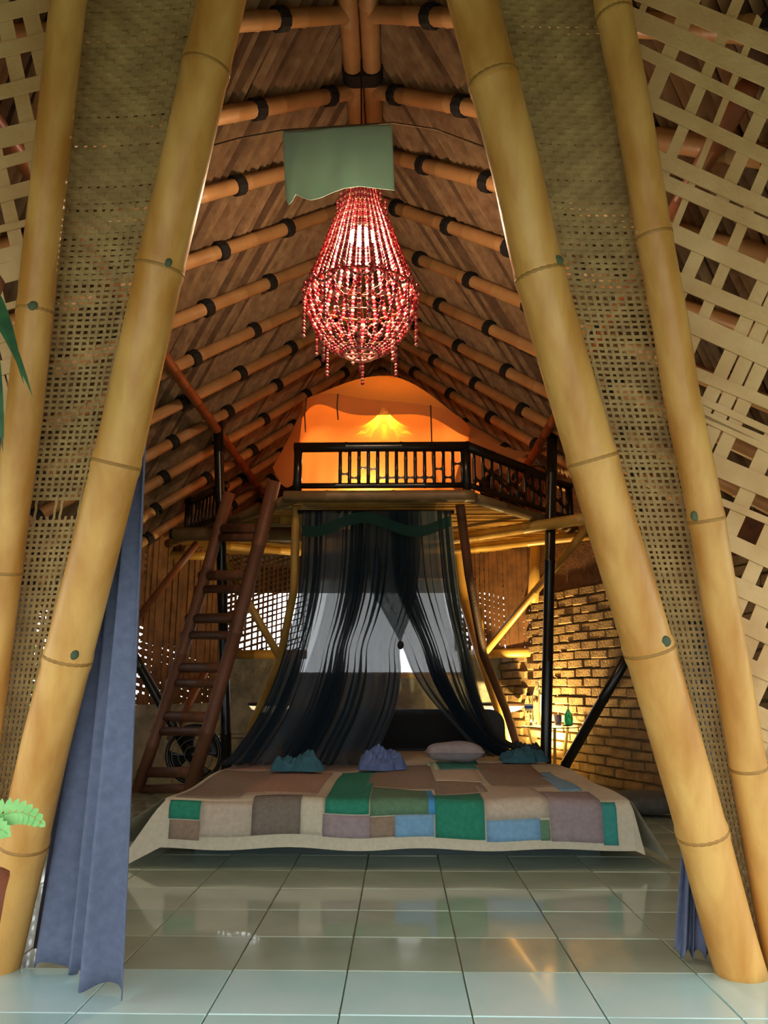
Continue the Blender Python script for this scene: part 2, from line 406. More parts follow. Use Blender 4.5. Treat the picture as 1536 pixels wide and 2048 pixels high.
for p, q, h in ((D_, TB, 1.05), (TB, E_, 1.6), (E_, along(E_, F_, .75), 1.6)):
    a, b, nrm = wall_pts(p, q, 0); L = (b - a).length; d = (b - a).normalized()
    row = 0; z = .04
    while z + BHt < h + .02:
        x = BL / 2 + (BL / 2 if row % 2 else 0) - .04
        while x < L + .01:
            far_edge = x > L - BL * .4
            pos = a + d * x + Vector((0, 0, z + BHt / 2 + random.uniform(-.004, .004))) - nrm * random.uniform(-.012, .006)
            mtx = Matrix((d, nrm, Vector((0, 0, 1)))).transposed().to_4x4(); mtx.translation = pos
            mtx = mtx @ Matrix.Rotation(random.uniform(-.02, .02), 4, 'Y')
            if nb < 300 and z > .2 and not (far_edge and p == D_): inst('brick', random.choice(brick_me), wallr, mtx); nb += 1
            elif not far_edge: more.add([mtx @ Vector(v.co) for v in brick_me[0].vertices], [tuple(f.vertices) for f in brick_me[0].polygons])
            x += BL * random.uniform(.97, 1.03)
        z += .074; row += 1
more.build('brick', 'brick', wallr, kind='stuff')
# rails capping the low walls
for nm, p, q, z in (('rail', C_, along(C_, D_, .27), 1.08), ('rail', along(C_, D_, .86), TB, 1.08)):
    pass
r1 = bamboo(MB(), (*C_, 1.085), (*along(C_, D_, .30), 1.085), .045, .5).build('capping_rail', 'bamboo_frame', None, True, label='yellow bamboo rail capping the low wall left of the bed', cat='rail')
r2 = bamboo(MB(), (D_[0] - .35, D_[1] - .02, 1.085), (TB[0], TB[1], 1.085), .045, .5).build('capping_rail', 'bamboo_frame', None, True, label='yellow bamboo rail on the low brick wall right of the bed', cat='rail')
# woven screens above the walls
def screen(name, p, q, zf, roof, sp, wd, mat_, label, dz0=9, dens=None, tilt=0.0):
    a, b, nrm = wall_pts(p, q, 0); L = (b - a).length; d = (b - a).normalized(); mb = MB()
    def top(x):
        if roof is None: return 0
        return roof(a + d * x)
    x = 0
    while x <= L:
        k = dens(x / L) if dens else 1
        mb.box(a + d * x + Vector((0, 0, (zf + top(x)) / 2)) - nrm * .003, (wd * k, .004, top(x) - zf), Matrix((d, nrm, Vector((0, 0, 1)))).transposed())
        x += sp * random.uniform(.75, 1.25)
    z = zf - abs(tilt) * L / 2; zt = max(top(0), top(L), top(L / 2)) + abs(tilt) * L / 2
    while z < zt:
        xs = [L * i / 24 for i in range(25) if zf < z + tilt * (L * i / 24 - L / 2) < top(L * i / 24)]
        if len(xs) > 1:
            x0, x1 = xs[0], xs[-1]; nseg = 10
            for i in range(nseg):
                u0, u1 = x0 + (x1 - x0) * i / nseg, x0 + (x1 - x0) * (i + 1) / nseg
                k = dens((u0 + u1) / 2 / L) if dens else 1
                k = k * (1 + 1.2 * max(0, min(1, (z - dz0) / .25)))
                mb.box(a + d * ((u0 + u1) / 2) + Vector((0, 0, z + tilt * ((u0 + u1) / 2 - L / 2))) + nrm * .003, ((u1 - u0) * math.hypot(1, tilt), .004, wd * k * random.uniform(.8, 1.2)), Matrix((d, nrm, Vector((0, 0, 1)))).transposed() @ Matrix.Rotation(-math.atan(tilt), 3, 'Y'))
        z += sp * random.uniform(.8, 1.2)
    t = thing(name, (a + b) / 2 + Vector((0, 0, zf)), label, 'screen')
    mb.build('weave', mat_, t, kind='stuff')
    return t
rz = lambda v: roof_z(v.x) - .06
screen('woven_screen', B_, C_, .62, lambda v: min(rz(v), 2.6), .062, .036, 'weave_dark', 'dark bamboo screen with daylight holes behind the ladder', dz0=1.2, tilt=-.22, dens=lambda u: 1.0 if u < .52 else 1.5)
screen('woven_screen', C_, along(C_, D_, .30), 1.12, lambda v: 2.12, .055, .017, 'weave_dark', 'open bamboo screen with white glare beside the canopy', tilt=.3, dens=lambda u: 1.7 - 1.2 * u)
screen('woven_screen', along(C_, D_, .84), TB, 1.12, lambda v: 2.3, .055, .042, 'weave_dark', 'brown woven bamboo screen beside the brick wall', tilt=-.3, dens=lambda u: .7 + .7 * u)
# panel above the bed window, and the panel over the brick
MB().box((-.14, 7.78, 1.98), (1.75, .05, .3)).build('wall_back_panel', 'wicker_panel', kind='structure', label='dark wicker panel over the bright back window')
pn = MB()
for p, q in ((TB, E_), (E_, F_), (F_, G_)):
    a, b, nrm = wall_pts(p, q, 0); pn.prism([(a.x, a.y, 1.55), (b.x, b.y, 1.55), (b.x, b.y, roof_z(b.x)), (a.x, a.y, roof_z(a.x))], nrm * .04)
pn.build('wall_right_panel', 'wicker_panel', kind='structure', label='brown woven panel between brick wall and thatch')
# window frame bamboo at back
w1 = thing('window_1', (-.14, 7.78, .86), 'wide bright opening behind the bed canopy', kind='structure')
MB().tube([(-1.0, 7.75, .88), (.62, 7.75, .88)], .03).build('window_sill', 'bamboo_frame', w1, True)
MB().tube([(-1.0, 7.74, 1.83), (.62, 7.74, 1.83)], .012).build('curtain_rail', 'bamboo_frame', w1, True)
MB().grid(lambda u, v: Vector((-.98 + 1.58 * u, 7.72 + .02 * math.sin(u * 70), .90 + .93 * v)), 140, 4).build('sheer_blind', 'sheer_white', w1, True)

# ================================================================== ENTRANCE
# ---- four leaning bamboo poles
def pole(label, tab, r_px, nodes, buds, off, ytop=-420, ybot=1960, name='bamboo_pole'):
    ys = [ybot + (ytop - ybot) * i / 60 for i in range(61)]
    cs = [PL(smooth_table(tab, y) if tab[0][0] <= y <= tab[-1][0] else lerp_table(tab, y), y, off) for y in ys]
    zc = (cs[20] - CPOS).length; r0 = r_px / F * 2.2
    while cs[0].z < .02: cs.pop(0); ys.pop(0)
    d = (cs[1] - cs[0]); cs.insert(0, cs[0] - d * (cs[0].z / d.z)); ys.insert(0, ybot)
    t = thing(name, cs[0], label, 'bamboo pole', 'golden bamboo poles framing the entrance')
    # refine around nodes
    nz = [PL(lerp_table(tab, y), y, off) for y in nodes]
    pts = list(cs); pts.sort(key=lambda p: p.z)
    def at(z):
        if z <= pts[0].z: return pts[0] + (pts[1] - pts[0]) * ((z - pts[0].z) / (pts[1].z - pts[0].z + 1e-9))
        for a, b in zip(pts, pts[1:]):
            if a.z <= z <= b.z: return a.lerp(b, (z - a.z) / (b.z - a.z + 1e-9))
        return pts[-1]
    zs = sorted([p.z for p in pts] + [q.z + e for q in nz for e in (-.03, -.012, -.004, .004, .012, .03)])
    P = []; Rr = []
    for z in zs:
        if P and z - P[-1].z < .003: continue
        P.append(at(z)); g = 1.0
        for q in nz:
            e = abs(z - q.z)
            if e < .0055: g = 1.035
            elif e < .02: g = 1.045
        Rr.append(r0 * g)
    MB().tube(P, Rr, 22).build('culm', 'bamboo_gold', t, True)
    for q in nz:
        d = (at(q.z + .02) - at(q.z - .02)).normalized()
        MB().tube([at(q.z) - d * .006, at(q.z) - d * .002, at(q.z) + d * .002, at(q.z) + d * .006], [r0 * 1.03, r0 * 1.052, r0 * 1.052, r0 * 1.03], 22).build('node_ring', 'bamboo_node', t, True)
    for bx, by in buds:
        p = PL(bx, by, off); c = at(p.z); v = (p - c); v.z = 0
        side = max(-.9, min(.9, v.x / r0)); p2 = c + Vector((side * r0, -math.sqrt(1 - side * side) * r0, 0))
        MB().ball(p2, .016, 8, 6, (1, .5, 1)).build('branch_bud', 'bud_green', t, True)
    return t, at, r0
PLI = [(137, 412), (340, 366), (547, 318), (634, 299), (942, 229), (1316, 136), (1484, 93), (1700, 45), (1950, -12)]
PRI = [(41, 955), (331, 1030), (538, 1076), (992, 1206), (1265, 1288), (1628, 1394), (1884, 1463), (1950, 1484)]
PLO = [(34, 133), (205, 115), (410, 93), (547, 77), (634, 69), (839, 47), (1045, 20), (1300, -12)]
PRO = [(41, 1231), (248, 1271), (455, 1305), (662, 1343), (787, 1362), (992, 1404), (1231, 1445), (1519, 1494), (1700, 1525)]
_, atLI, rLI = pole('thick golden bamboo pole beside the long blue curtain', PLI, 47, [137, 540, 928, 1316, 1687], [(345, 545), (163, 1310)], 0)
_, atRI, rRI = pole('thick golden bamboo pole beside the small blue curtain piece', PRI, 49, [161, 551, 920, 1300, 1665], [(1108, 541), (1316, 1285)], 0)
_, atLO, rLO = pole('thinner golden bamboo pole at the far left, behind the leaves', PLO, 35, [-20, 622, 1144, 1600], [(80, 626)], .03)
_, atRO, rRO = pole('thinner golden bamboo pole at the far right by the coarse lattice', PRO, 35, [30, 472, 1040, 1534], [(1384, 1036)], .03)

# ---- fine woven strips between the poles
def weave(label, at_in, at_out, side, gap=None):
    zt = 3.7; sp = .0172; mb = MB()
    def S(u, z, e=0.0):
        a, b = at_in(z), at_out(z); p = a.lerp(b, u); p = p + Vector((0, .084 + .012 * math.sin(u * math.pi) + e, e * LEAN)); return p
    nz = int(zt / sp); nu = 15
    def width(z): return sp * (.52 + .48 * min(1, max(0, (z - 1.85) / .45)))
    def wrow(i): return random.uniform(.85, 1.15)
    rows = [max(.008, .012 + i * sp + random.uniform(-.0022, .0022)) for i in range(nz)]
    us = [(i + .5) / nu + random.uniform(-.006, .006) for i in range(nu)]
    for j, z in enumerate(rows):
        if gap and gap[0] < z < gap[1]: continue
        h = width(z) * wrow(j) / 2; vs = []
        for i, u in enumerate([0] + us + [1]):
            e = .002 if (i + j) % 2 else -.002
            vs += [S(u, z - h, e), S(u, z + h, e)]
        mb.add(vs, [(2 * i, 2 * i + 2, 2 * i + 3, 2 * i + 1) for i in range(len(us) + 1)])
    for i, u in enumerate(us):
        vs = []; ww = random.uniform(.85, 1.15)
        for j, z in enumerate(rows):
            e = -.002 if (i + 1 + j) % 2 else .002
            wd = (at_out(z) - at_in(z)).length; h = width(z) * ww / 2 / max(wd, .05)
            if gap and gap[0] < z < gap[1]: h *= .8
            vs += [S(u - h, z, e), S(u + h, z, e)]
        fs = [(2 * k, 2 * k + 1, 2 * k + 3, 2 * k + 2) for k in range(len(rows) - 1)]
        if gap and i % 4 in (0, 3): fs = [f for k, f in enumerate(fs) if not (gap[0] < rows[k] < gap[1])]
        mb.add(vs, fs)
    t = thing('woven_strip_panel', S(.5, 0), label, 'woven panel', 'fine woven panels between the entrance poles')
    mb.build('weave', 'weave_fine', t, kind='stuff'); return t
gz = (PL(105, 1024, .05).z, PL(105, 988, .05).z)
weave('fine basket weave panel with a torn gap, between the left poles', atLI, atLO, -1, gz)
weave('fine unbroken basket weave panel between the right poles', atRI, atRO, 1)

# ---- coarse lattice outside the poles, every strip on its own
def clip(poly, px, py, nx, ny):
    out = []
    for i in range(len(poly)):
        a, b = poly[i], poly[(i + 1) % len(poly)]
        da, db = (a[0] - px) * nx + (a[1] - py) * ny, (b[0] - px) * nx + (b[1] - py) * ny
        if da >= 0: out.append(a)
        if da * db < 0: t = da / (da - db); out.append((a[0] + (b[0] - a[0]) * t, a[1] + (b[1] - a[1]) * t))
    return out
def lattice(label, side, at_out, angA, angB, xmax=2.1):
    p0, p1 = at_out(0), at_out(3.0); t = thing('bamboo_lattice', (p0.x + side * .4, Y0 + .08, 0), label, 'lattice', 'coarse bamboo lattices beside the entrance')
    region = [(p0.x, 0), (side * xmax, 0), (side * xmax, 5), (p1.x, 5)]
    cx, cz = side * 1.3, 1.7
    for k, ang in enumerate((angA, angB)):
        dx, dz = math.cos(R(ang)), math.sin(R(ang)); px, pz = -dz, dx; s = -2.4
        while s < 2.4:
            wd = random.choice((.02, .034, .042, .046, .05, .058)); a1 = random.uniform(-.035, .035)
            ddx, ddz = math.cos(R(ang) + a1), math.sin(R(ang) + a1)
            c = (cx + px * s, cz + pz * s)
            q = [(c[0] - ddx * 4 + px * 0, c[1] - ddz * 4), (c[0] + ddx * 4, c[1] + ddz * 4), (c[0] + ddx * 4 + px * wd, c[1] + ddz * 4 + pz * wd), (c[0] - ddx * 4 + px * wd, c[1] - ddz * 4 + pz * wd)]
            q = clip(q, p0.x + side * .03, 0, side * 1.0, -(p1.x - p0.x) * side / 3.0)
            q = clip(q, side * xmax, 0, -side, 0) if q else q
            q = clip(q, 0, .02, 0, 1) if q else q
            q = clip(q, XR, ZR - .27, -side * K, -1) if q else q
            if len(q) > 2:
                off = .112 + .006 * k
                poly = [(x, Y0 + off - LEAN * z, z) for x, z in q]
                MB().prism(poly, (0, .003, 0)).build('bamboo_strip', 'weave_coarse', t)
            s += wd + random.choice((.006, .035, .05, .055, .06, .07, .08))
    return t
random.seed(33)
lattice('coarse crossed bamboo lattice outside the right poles', 1, atRO, -24, 66)
lattice('coarse crossed bamboo lattice outside the left poles', -1, atLO, 13, 104)

# ---- blue curtains
def curtain(label, bl, br, tl, tr, ztop, nf, amp, name='curtain', hang=.25):
    """bl, br: hem corners; tl, tr: heading corners; nf folds"""
    mb = MB()
    bl, br, tl, tr = map(Vector, (bl, br, tl, tr))
    ph = [random.uniform(0, 6) for _ in range(4)]
    def S(u, v):
        lo = bl.lerp(br, u); hi = tl.lerp(tr, u); p = lo.lerp(hi, v)
        uw = u + .05 * math.sin(u * 9 + ph[3]); f = math.sin(uw * nf * 2 * math.pi + .8 * math.sin(2 * v + ph[0])) + .6 * math.sin(uw * nf * 3.3 + ph[1] + v * 1.2)
        a = amp * (1 - .45 * v) * min(1, .25 + 7 * u, .25 + 7 * (1 - u))
        dr = (br - bl).normalized(); pr = Vector((0, 0, 1)).cross(dr).normalized()
        return p + pr * a * f + dr * a * .35 * math.cos(u * nf * 2 * math.pi + ph[2]) + Vector((0, 0, (.012 * math.sin(u * nf * 6.28 + 1) + .012) * (1 - v)))
    mb.grid(S, int(nf * 16), 40)
    t = thing(name, bl.lerp(br, .5), label, 'curtain', 'blue entrance curtains')
    c = mb.build('cloth', 'curtain_blue', t, True)
    s = c.modifiers.new('thick', 'SOLIDIFY'); s.thickness = .002
    MB().tube([tl + Vector((-.03, 0, .01)), tr + Vector((.03, 0, .01))], .008, 8).build('curtain_rod', 'lashing', t, True)
    return t
b0, b1 = PZ(62, 1915, .01), PZ(236, 2004, .01)
curtain('long blue curtain hanging to the floor behind the left thick pole', b0, b1, PY(262, 700, 2.36), PY(292, 690, 2.25), 2.2, 3.6, .026)
b0, b1 = PZ(1350, 1916, .01), PZ(1440, 1920, .01)
curtain('small piece of blue curtain showing behind the right thick pole', b0, b1, PY(1392, 1250, 2.64), PY(1415, 1250, 2.64), 1.1, 4, .015)

# ================================================================== LOFT
ZL = 2.07
fl, fr = PY(586, 995, 5.2).x, PY(940, 995, 5.2).x
deck = [(fl, 5.2), (fr, 5.2), (1.45, 6.35), (.95, 7.7), (-1.68, 7.65), (-2.12, 6.95)]
loft = thing('loft_platform', ((fl + fr) / 2, 5.2, 0), 'raised bamboo loft platform above the canopy bed', 'loft')
MB().prism([(x, y, ZL + .01) for x, y in deck], (0, 0, .03)).build('floor_board', 'wicker_panel', loft)
MB().box((-.2, 8.12, ZL + .03), (4.2, .95, .05)).build('rear_board', 'wicker_panel', loft)
def xrange_at(y):
    xs = []
    for i in range(len(deck)):
        a, b = deck[i], deck[(i + 1) % len(deck)]
        if (a[1] - y) * (b[1] - y) < 0: t = (y - a[1]) / (b[1] - a[1]); xs.append(a[0] + (b[0] - a[0]) * t)
    return (min(xs), max(xs)) if len(xs) >= 2 else None
y = 5.26
while y < 7.6:
    xr = xrange_at(y)
    if xr:
        wv = random.uniform(.034, .044)
        MB().prism([(xr[0], y - wv / 2, ZL - .004), (xr[1], y - wv / 2 + random.uniform(-.01, .01), ZL - .004), (xr[1], y + wv / 2, ZL + random.uniform(-.002, .006)), (xr[0], y + wv / 2, ZL)], (0, 0, .012)).build('floor_slat', 'bamboo_frame', loft)
    y += .052
fb = bamboo(MB(), (fl - .06, 5.18, ZL), (fr + .03, 5.18, ZL), .042, .5).build('edge_beam', 'bamboo_edge', loft, True)
bamboo(MB(), (fr, 5.2, ZL - .005), (1.47, 6.37, ZL - .005), .04, .5).build('edge_beam', 'bamboo_edge', loft, True)
bamboo(MB(), (fl, 5.2, ZL - .01), (-2.13, 6.95, ZL - .01), .04, .5).build('edge_beam', 'bamboo_edge', loft, True)
for (a, b, r) in (((900, 1100), (1185, 1070), .04), ((905, 1078), (1180, 1036), .045), ((600, 1105), (440, 1090), .035), ((600, 1075), (440, 1060), .045), ((420, 1112), (262, 1108), .04), ((700, 1050), (560, 1040), .035)):
    bamboo(MB(), PZ(a[0], a[1], 1.985), PZ(b[0], b[1], 1.985), r, .45).build('joist', 'bamboo_frame', loft, True)
# round-ended log under the left side of the deck
lg = MB(); lg.tube([PY(348, 1068, 6.14), PY(600, 1068, 6.14)], .055, 14); lg.build('log_joist', 'bamboo_edge', loft, True)
MB().tube([PY(346, 1068, 6.14) + Vector((-.02, 0, 0)), PY(350, 1068, 6.14)], .042, 14).build('log_end', 'lashing', loft, True)

# ---- railing round the loft
def railing(label, p, q, n_bal, x_open, z0, z1, posts, spacer=True):
    p, q = Vector((*p, 0)), Vector((*q, 0)); L = (q - p).length; d = (q - p).normalized(); pr = Vector((0, 0, 1)).cross(d)
    t = thing('loft_railing', (p + q) / 2 + Vector((0, 0, z0)), label, 'railing', 'dark bamboo railings of the loft')
    Z = Vector((0, 0, 1))
    bamboo(MB(), p + Z * z1 - d * .03, q + Z * z1 + d * .02, .036, .42).build('top_rail', 'bamboo_rail', t, True)
    bamboo(MB(), p + Z * z0, q + Z * z0, .02, .3).build('bottom_rail', 'bamboo_rail', t, True)
    for k in posts:
        MB().tube([p + d * L * k + Z * (z0 - .06), p + d * L * k + Z * (z1 - .0)], .03, 12).build('post', 'bamboo_rail', t, True)
    xs = [x_open + (L - x_open - .03) * i / (n_bal - 1) for i in range(n_bal)]
    for i, x in enumerate(xs):
        bal = bamboo(MB(), p + d * x + Z * z0, p + d * x + Z * z1, .0125, .13, 8).build('baluster', 'bamboo_rail', t, True)
        if spacer and i < n_bal - 1 and i % 6 != 6:
            x1 = xs[i + 1]; wv = x1 - x; zc = z0 + (z1 - z0) * random.choice((.2, .42, .30, .55, .46)); h = wv * .62
            pts = []
            for k in range(9):
                a = math.pi * k / 8; pts.append((x + wv / 2 - wv / 2 * math.cos(a), zc + h - h * .9 * math.sin(a)))
            for k in range(9):
                a = math.pi * k / 8; pts.append((x + wv / 2 + wv / 2 * math.cos(a), zc - h + h * .9 * math.sin(a)))
            MB().prism([p + d * a + Z * b - pr * .007 for a, b in pts], pr * .014).build('spacer', 'bamboo_rail', bal)
    return t
zr0, zr1 = PY(768, 971, 5.2).z, PY(768, 894, 5.2).z
railing('dark bamboo railing at the front of the loft before the orange tent', (PY(597, 895, 5.2).x, 5.2), (PY(932, 895, 5.2).x, 5.2), 14, PY(681, 895, 5.2).x - PY(597, 895, 5.2).x, zr0, zr1, (0, 1))
railing('dark bamboo railing slanting back on the right of the loft', (fr, 5.21), (1.43, 6.33), 13, .06, zr0, zr1, (1,))
railing('dark bamboo railing far back on the left of the loft', (-1.44, 6.12), (-1.88, 6.66), 10, .04, zr0 - .02, zr1 - .04, (0, 1), spacer=False)

# ---- black posts and struts
def stick(name, label, cat, pts, r, m, step=.6, group=None, bow=(0, 0, 0)):
    mb = MB(); bamboo(mb, pts[0], pts[1], r, step, bow=bow); return mb.build(name, m, None, True, label=label, cat=cat, group=group)
def footed(px, py, y):                       # drop a sloping line on to the floor
    return PY(px, py, y)
def post(label, top, bot, yt, yb, r):
    a, b = PY(*top, yt), PY(*bot, yb); b2 = a + (b - a) * ((a.z - .006) / (a.z - b.z)); return stick('black_post', label, 'post', (b2, a), r, 'bamboo_black', .7, 'black posts carrying the roof')
post('tall black post behind the ladder', (436, 836), (452, 1480), 5.96, 5.95, .04)
post('tall black post in front of the brick wall', (1105, 850), (1092, 1480), 5.84, 5.80, .04)
stick('black_strut', 'slanting black strut leaning against the right wall by the bottles', 'strut', (PY(1252, 1318, 5.35).lerp(PY(1128, 1535, 5.85), (PY(1252, 1318, 5.35).z - .03) / (PY(1252, 1318, 5.35).z - PY(1128, 1535, 5.85).z)), PY(1252, 1318, 5.35)), .035, 'bamboo_black')
stick('black_strut', 'slanting black strut behind the lower ladder, on the left', 'strut', (PY(392, 1530, 6.5), PY(255, 1290, 6.3)), .04, 'bamboo_black')
# ---- leaning bamboo columns and braces under the loft
def col(name, label, pts, r, m, cat='column', group='bamboo columns under the loft'):
    mb = MB()
    P = [PY(*p) for p in pts]; ks = []; Rr = []; d_ = P[-1] - P[-2]; P[-1] = P[-2] + d_ * ((P[-2].z - .006) / -d_.z)
    for a, b in zip(P, P[1:]):
        for i in range(8): ks.append(a.lerp(b, i / 8))
    ks.append(P[-1]); mb.tube(ks, r, 12); return mb.build(name, m, None, True, label=label, cat=cat, group=group)
col('bamboo_column', 'dim bamboo column at the left edge of the canopy', [(592, 1012, 5.32), (588, 1180, 5.5), (560, 1320, 5.9), (505, 1448, 6.3), (466, 1560, 6.45)], .03, 'bamboo_frame')
col('bamboo_column', 'dark brown column at the right edge of the canopy', [(920, 1010, 5.32), (938, 1150, 5.6), (966, 1308, 6.2), (1012, 1420, 6.45), (1046, 1530, 6.5)], .034, 'ladder_wood')
col('bamboo_column', 'paler bamboo column just behind the right canopy edge', [(908, 1030, 6.9), (926, 1190, 7.0), (962, 1310, 6.95), (1000, 1420, 6.9), (1036, 1545, 6.9)], .05, 'bamboo_frame')
stick('brace', 'yellow bamboo brace rising from the right column to the eave', 'brace', (PY(972, 1302, 6.75), PY(1178, 1052, 6.1)), .032, 'bamboo_frame', .8)
stick('brace', 'short yellow lit bamboo brace inside the right column fork', 'brace', (PY(966, 1296, 6.8), PY(955, 1215, 6.6)), .036, 'bamboo_frame', .8)
stick('brace', 'grey green bamboo brace crossing the bright left screen', 'brace', (PY(562, 1318, 5.98), PY(452, 1130, 5.99)), .03, 'bamboo_frame', .8)
stick('brace', 'dim bamboo brace slanting up behind the ladder top', 'brace', (PY(272, 1240, 6.6), PY(395, 1085, 6.4)), .03, 'bamboo_red', .8)
stick('brace', 'bamboo upright standing on the low brick wall edge', 'brace', (PY(1066, 1205, 7.0), PY(1072, 1092, 6.9)), .05, 'bamboo_frame', .8)
stick('brace', 'dim wooden brace low behind the ladder and fan', 'brace', (PY(340, 1480, 6.6), PY(412, 1340, 6.9)), .035, 'bamboo_red', .8)

# ---- ladder
lad = thing('ladder', PZ(340, 1600, 0), 'reddish wooden ladder with paired rungs leading up to the loft', 'ladder')
RA, RB = Vector((-1.57, 5.72, 0)), PY(549, 962, 5.26)
ra = PZ(372, 1605, 0.0); la = PY(281, 1560, 6.05); lb = PY(458, 985, 5.75)
la = lb + (la - lb) * (lb.z / (lb.z - la.z))
bamboo(MB(), ra, RB, .048, .7, bow=(.02, 0, 0)).build('side_rail', 'ladder_wood', lad, True)
bamboo(MB(), la, lb, .045, .7, bow=(.02, 0, 0)).build('side_rail', 'ladder_wood', lad, True)
for k, (y0, y1) in enumerate(((1056, 1072), (1150, 1176), (1236, 1270), (1336, 1366), (1434, 1464), (1546, 1580))):
    for yy, dep in ((y0, .0), (y1, .09)):
        # where this image row meets each rail
        def on(a, b):
            best = min((abs(((CROT.transposed() @ (a.lerp(b, i / 200) - CPOS)).y / -(CROT.transposed() @ (a.lerp(b, i / 200) - CPOS)).z) * F + (yy - 1024)), i) for i in range(201)); return a.lerp(b, best[1] / 200)
        p, q = on(la, lb), on(ra, RB); d = (q - p).normalized()
        bamboo(MB(), p - d * .05 + Vector((0, .04, 0)), q + d * .05 + Vector((0, .04, 0)), .038 if dep == 0 else .032, .9, 10).build('rung', 'ladder_wood', lad, True)

# ---- orange tent on the loft
tc = Vector((-.10, 6.35, ZL + .043)); tent = thing('net_tent', tc, 'glowing orange cloth tent standing on the loft', 'tent')
peak = PY(784, 752, 6.35)
def ring_z(a): return 3.0 - .13 * math.cos(a) + .012 * math.sin(5 * a)
def tent_edge(a):
    return Vector((tc.x + .72 * math.copysign(abs(math.cos(a)) ** .75, math.cos(a)), tc.y + .58 * math.copysign(abs(math.sin(a)) ** .75, math.sin(a)), ring_z(a)))
def tent_roof(u, v):
    a = 2 * math.pi * u; e = tent_edge(a); p = peak.lerp(e, v)
    p.z += .06 * math.sin(math.pi * v) * (1 - v * .4); return p
def tent_wall(u, v):
    a = 2 * math.pi * u; e = tent_edge(a); k = 1 + .10 * v; f = .012 * math.sin(a * 23) * v
    return Vector((tc.x + (e.x - tc.x) * (k + f), tc.y + (e.y - tc.y) * (k + f), e.z + (tc.z - e.z) * v))
tw = MB().grid(tent_wall, 96, 14).build('tent_wall', 'tent_cloth', tent, True)
tr_ = MB().grid(tent_roof, 96, 10).build('tent_roof', 'tent_roof', tent, True)
# scalloped valance and hanging ties
def valance(u, v):
    a = 2 * math.pi * u; e = tent_edge(a); h = .12 + .03 * math.sin(a * 6)
    return Vector((tc.x + (e.x - tc.x) * (1.012 + .01 * v), tc.y + (e.y - tc.y) * (1.012 + .01 * v), e.z - h * v))
MB().grid(valance, 96, 3).build('valance', 'tent_roof', tent, True)
for a, ln in ((R(-115), .22), (R(-68), .70), (R(-150), .30)):
    e = tent_edge(a); o = Vector((math.cos(a), math.sin(a), 0)) * .02
    MB().tube([e + o, e + o * 1.6 + Vector((0, 0, -ln * .5)), e + o * 1.4 + Vector((.008, 0, -ln))], .006, 6).build('tie', 'rope', tent, True)
# side wing of cloth falling to the right and left of the tent
def wing(u, v):
    a = Vector(tent_edge(R(-20))); top = a.lerp(peak, .5 * (1 - u)); b = PY(1062, 905, 5.9).lerp(PY(958, 972, 5.7), v)
    return top.lerp(b, u) if False else a.lerp(PY(905, 975, 5.72), v).lerp(PY(1066, 905, 6.1).lerp(PY(960, 978, 5.75), v), u * (1 - .35 * v)) + Vector((0, 0, -.05 * math.sin(math.pi * u)))
MB().grid(wing, 10, 10).build('side_flap', 'tent_roof', tent, True)
def wingl(u, v):
    a = Vector(tent_edge(R(200)))
    return a.lerp(PY(585, 970, 5.9), v).lerp(PY(545, 935, 6.3).lerp(PY(560, 965, 6.0), v), u) + Vector((0, 0, -.03 * math.sin(math.pi * u)))
MB().grid(wingl, 8, 8).build('side_flap', 'tent_roof', tent, True)
MB().tube([peak, Vector((peak.x, peak.y, roof_z(peak.x) - .05))], .008, 6).build('hanging_cord', 'rope', tent, True)
# lamps inside the tent
tl = thing('tent_lamp', (-.1, 6.35, 3.02), 'small lamp with its light rays shaped as a cone, hanging inside the orange tent', 'lamp')
lp = PY(768, 822, 6.35)
def shade(u, v):  # flared yellow pleats stand in for the rays of light under the lamp
    a = 2 * math.pi * u; r_ = (.012 + .20 * v ** 1.5) * (1 + .28 * v * math.sin(7 * a))
    return lp + Vector((r_ * math.cos(a), r_ * math.sin(a), .05 - .26 * v))
MB().grid(shade, 84, 8).build('ray_shade', 'ray_shade_cloth', tl, True)
MB().tube([lp + Vector((0, 0, .05)), peak - Vector((0, 0, .04))], .004, 6).build('flex', 'flex', tl)
def point(name, loc, col, pw, rad=.03):
    d = bpy.data.lights.new(name, 'POINT'); d.color = col[:3]; d.energy = pw; d.shadow_soft_size = rad
    o = bpy.data.objects.new(name, d); COL.objects.link(o); o.location = loc; return o
L1 = point('tent_lamp_light', lp - Vector((0, 0, .14)), (1, .66, .30), 42, .03)
fx = PY(742, 962, 5.86)
flp = thing('floor_lantern', (fx.x, 5.95, ZL + .043), 'small bright lantern on the loft floor inside the tent', 'lamp')
MB().lathe((fx.x, 5.95, ZL + .043), [(.05, 0), (.052, .01), (.02, .02), (.02, .03)], 14).build('base', 'wood_dark', flp)
MB().ball((fx.x, 5.95, ZL + .115), .05, 14, 10).build('globe', 'opal_bright', flp, True)
L2 = point('floor_lantern_light', (fx.x, 5.86, ZL + .13), (1, .74, .42), 16, .03)

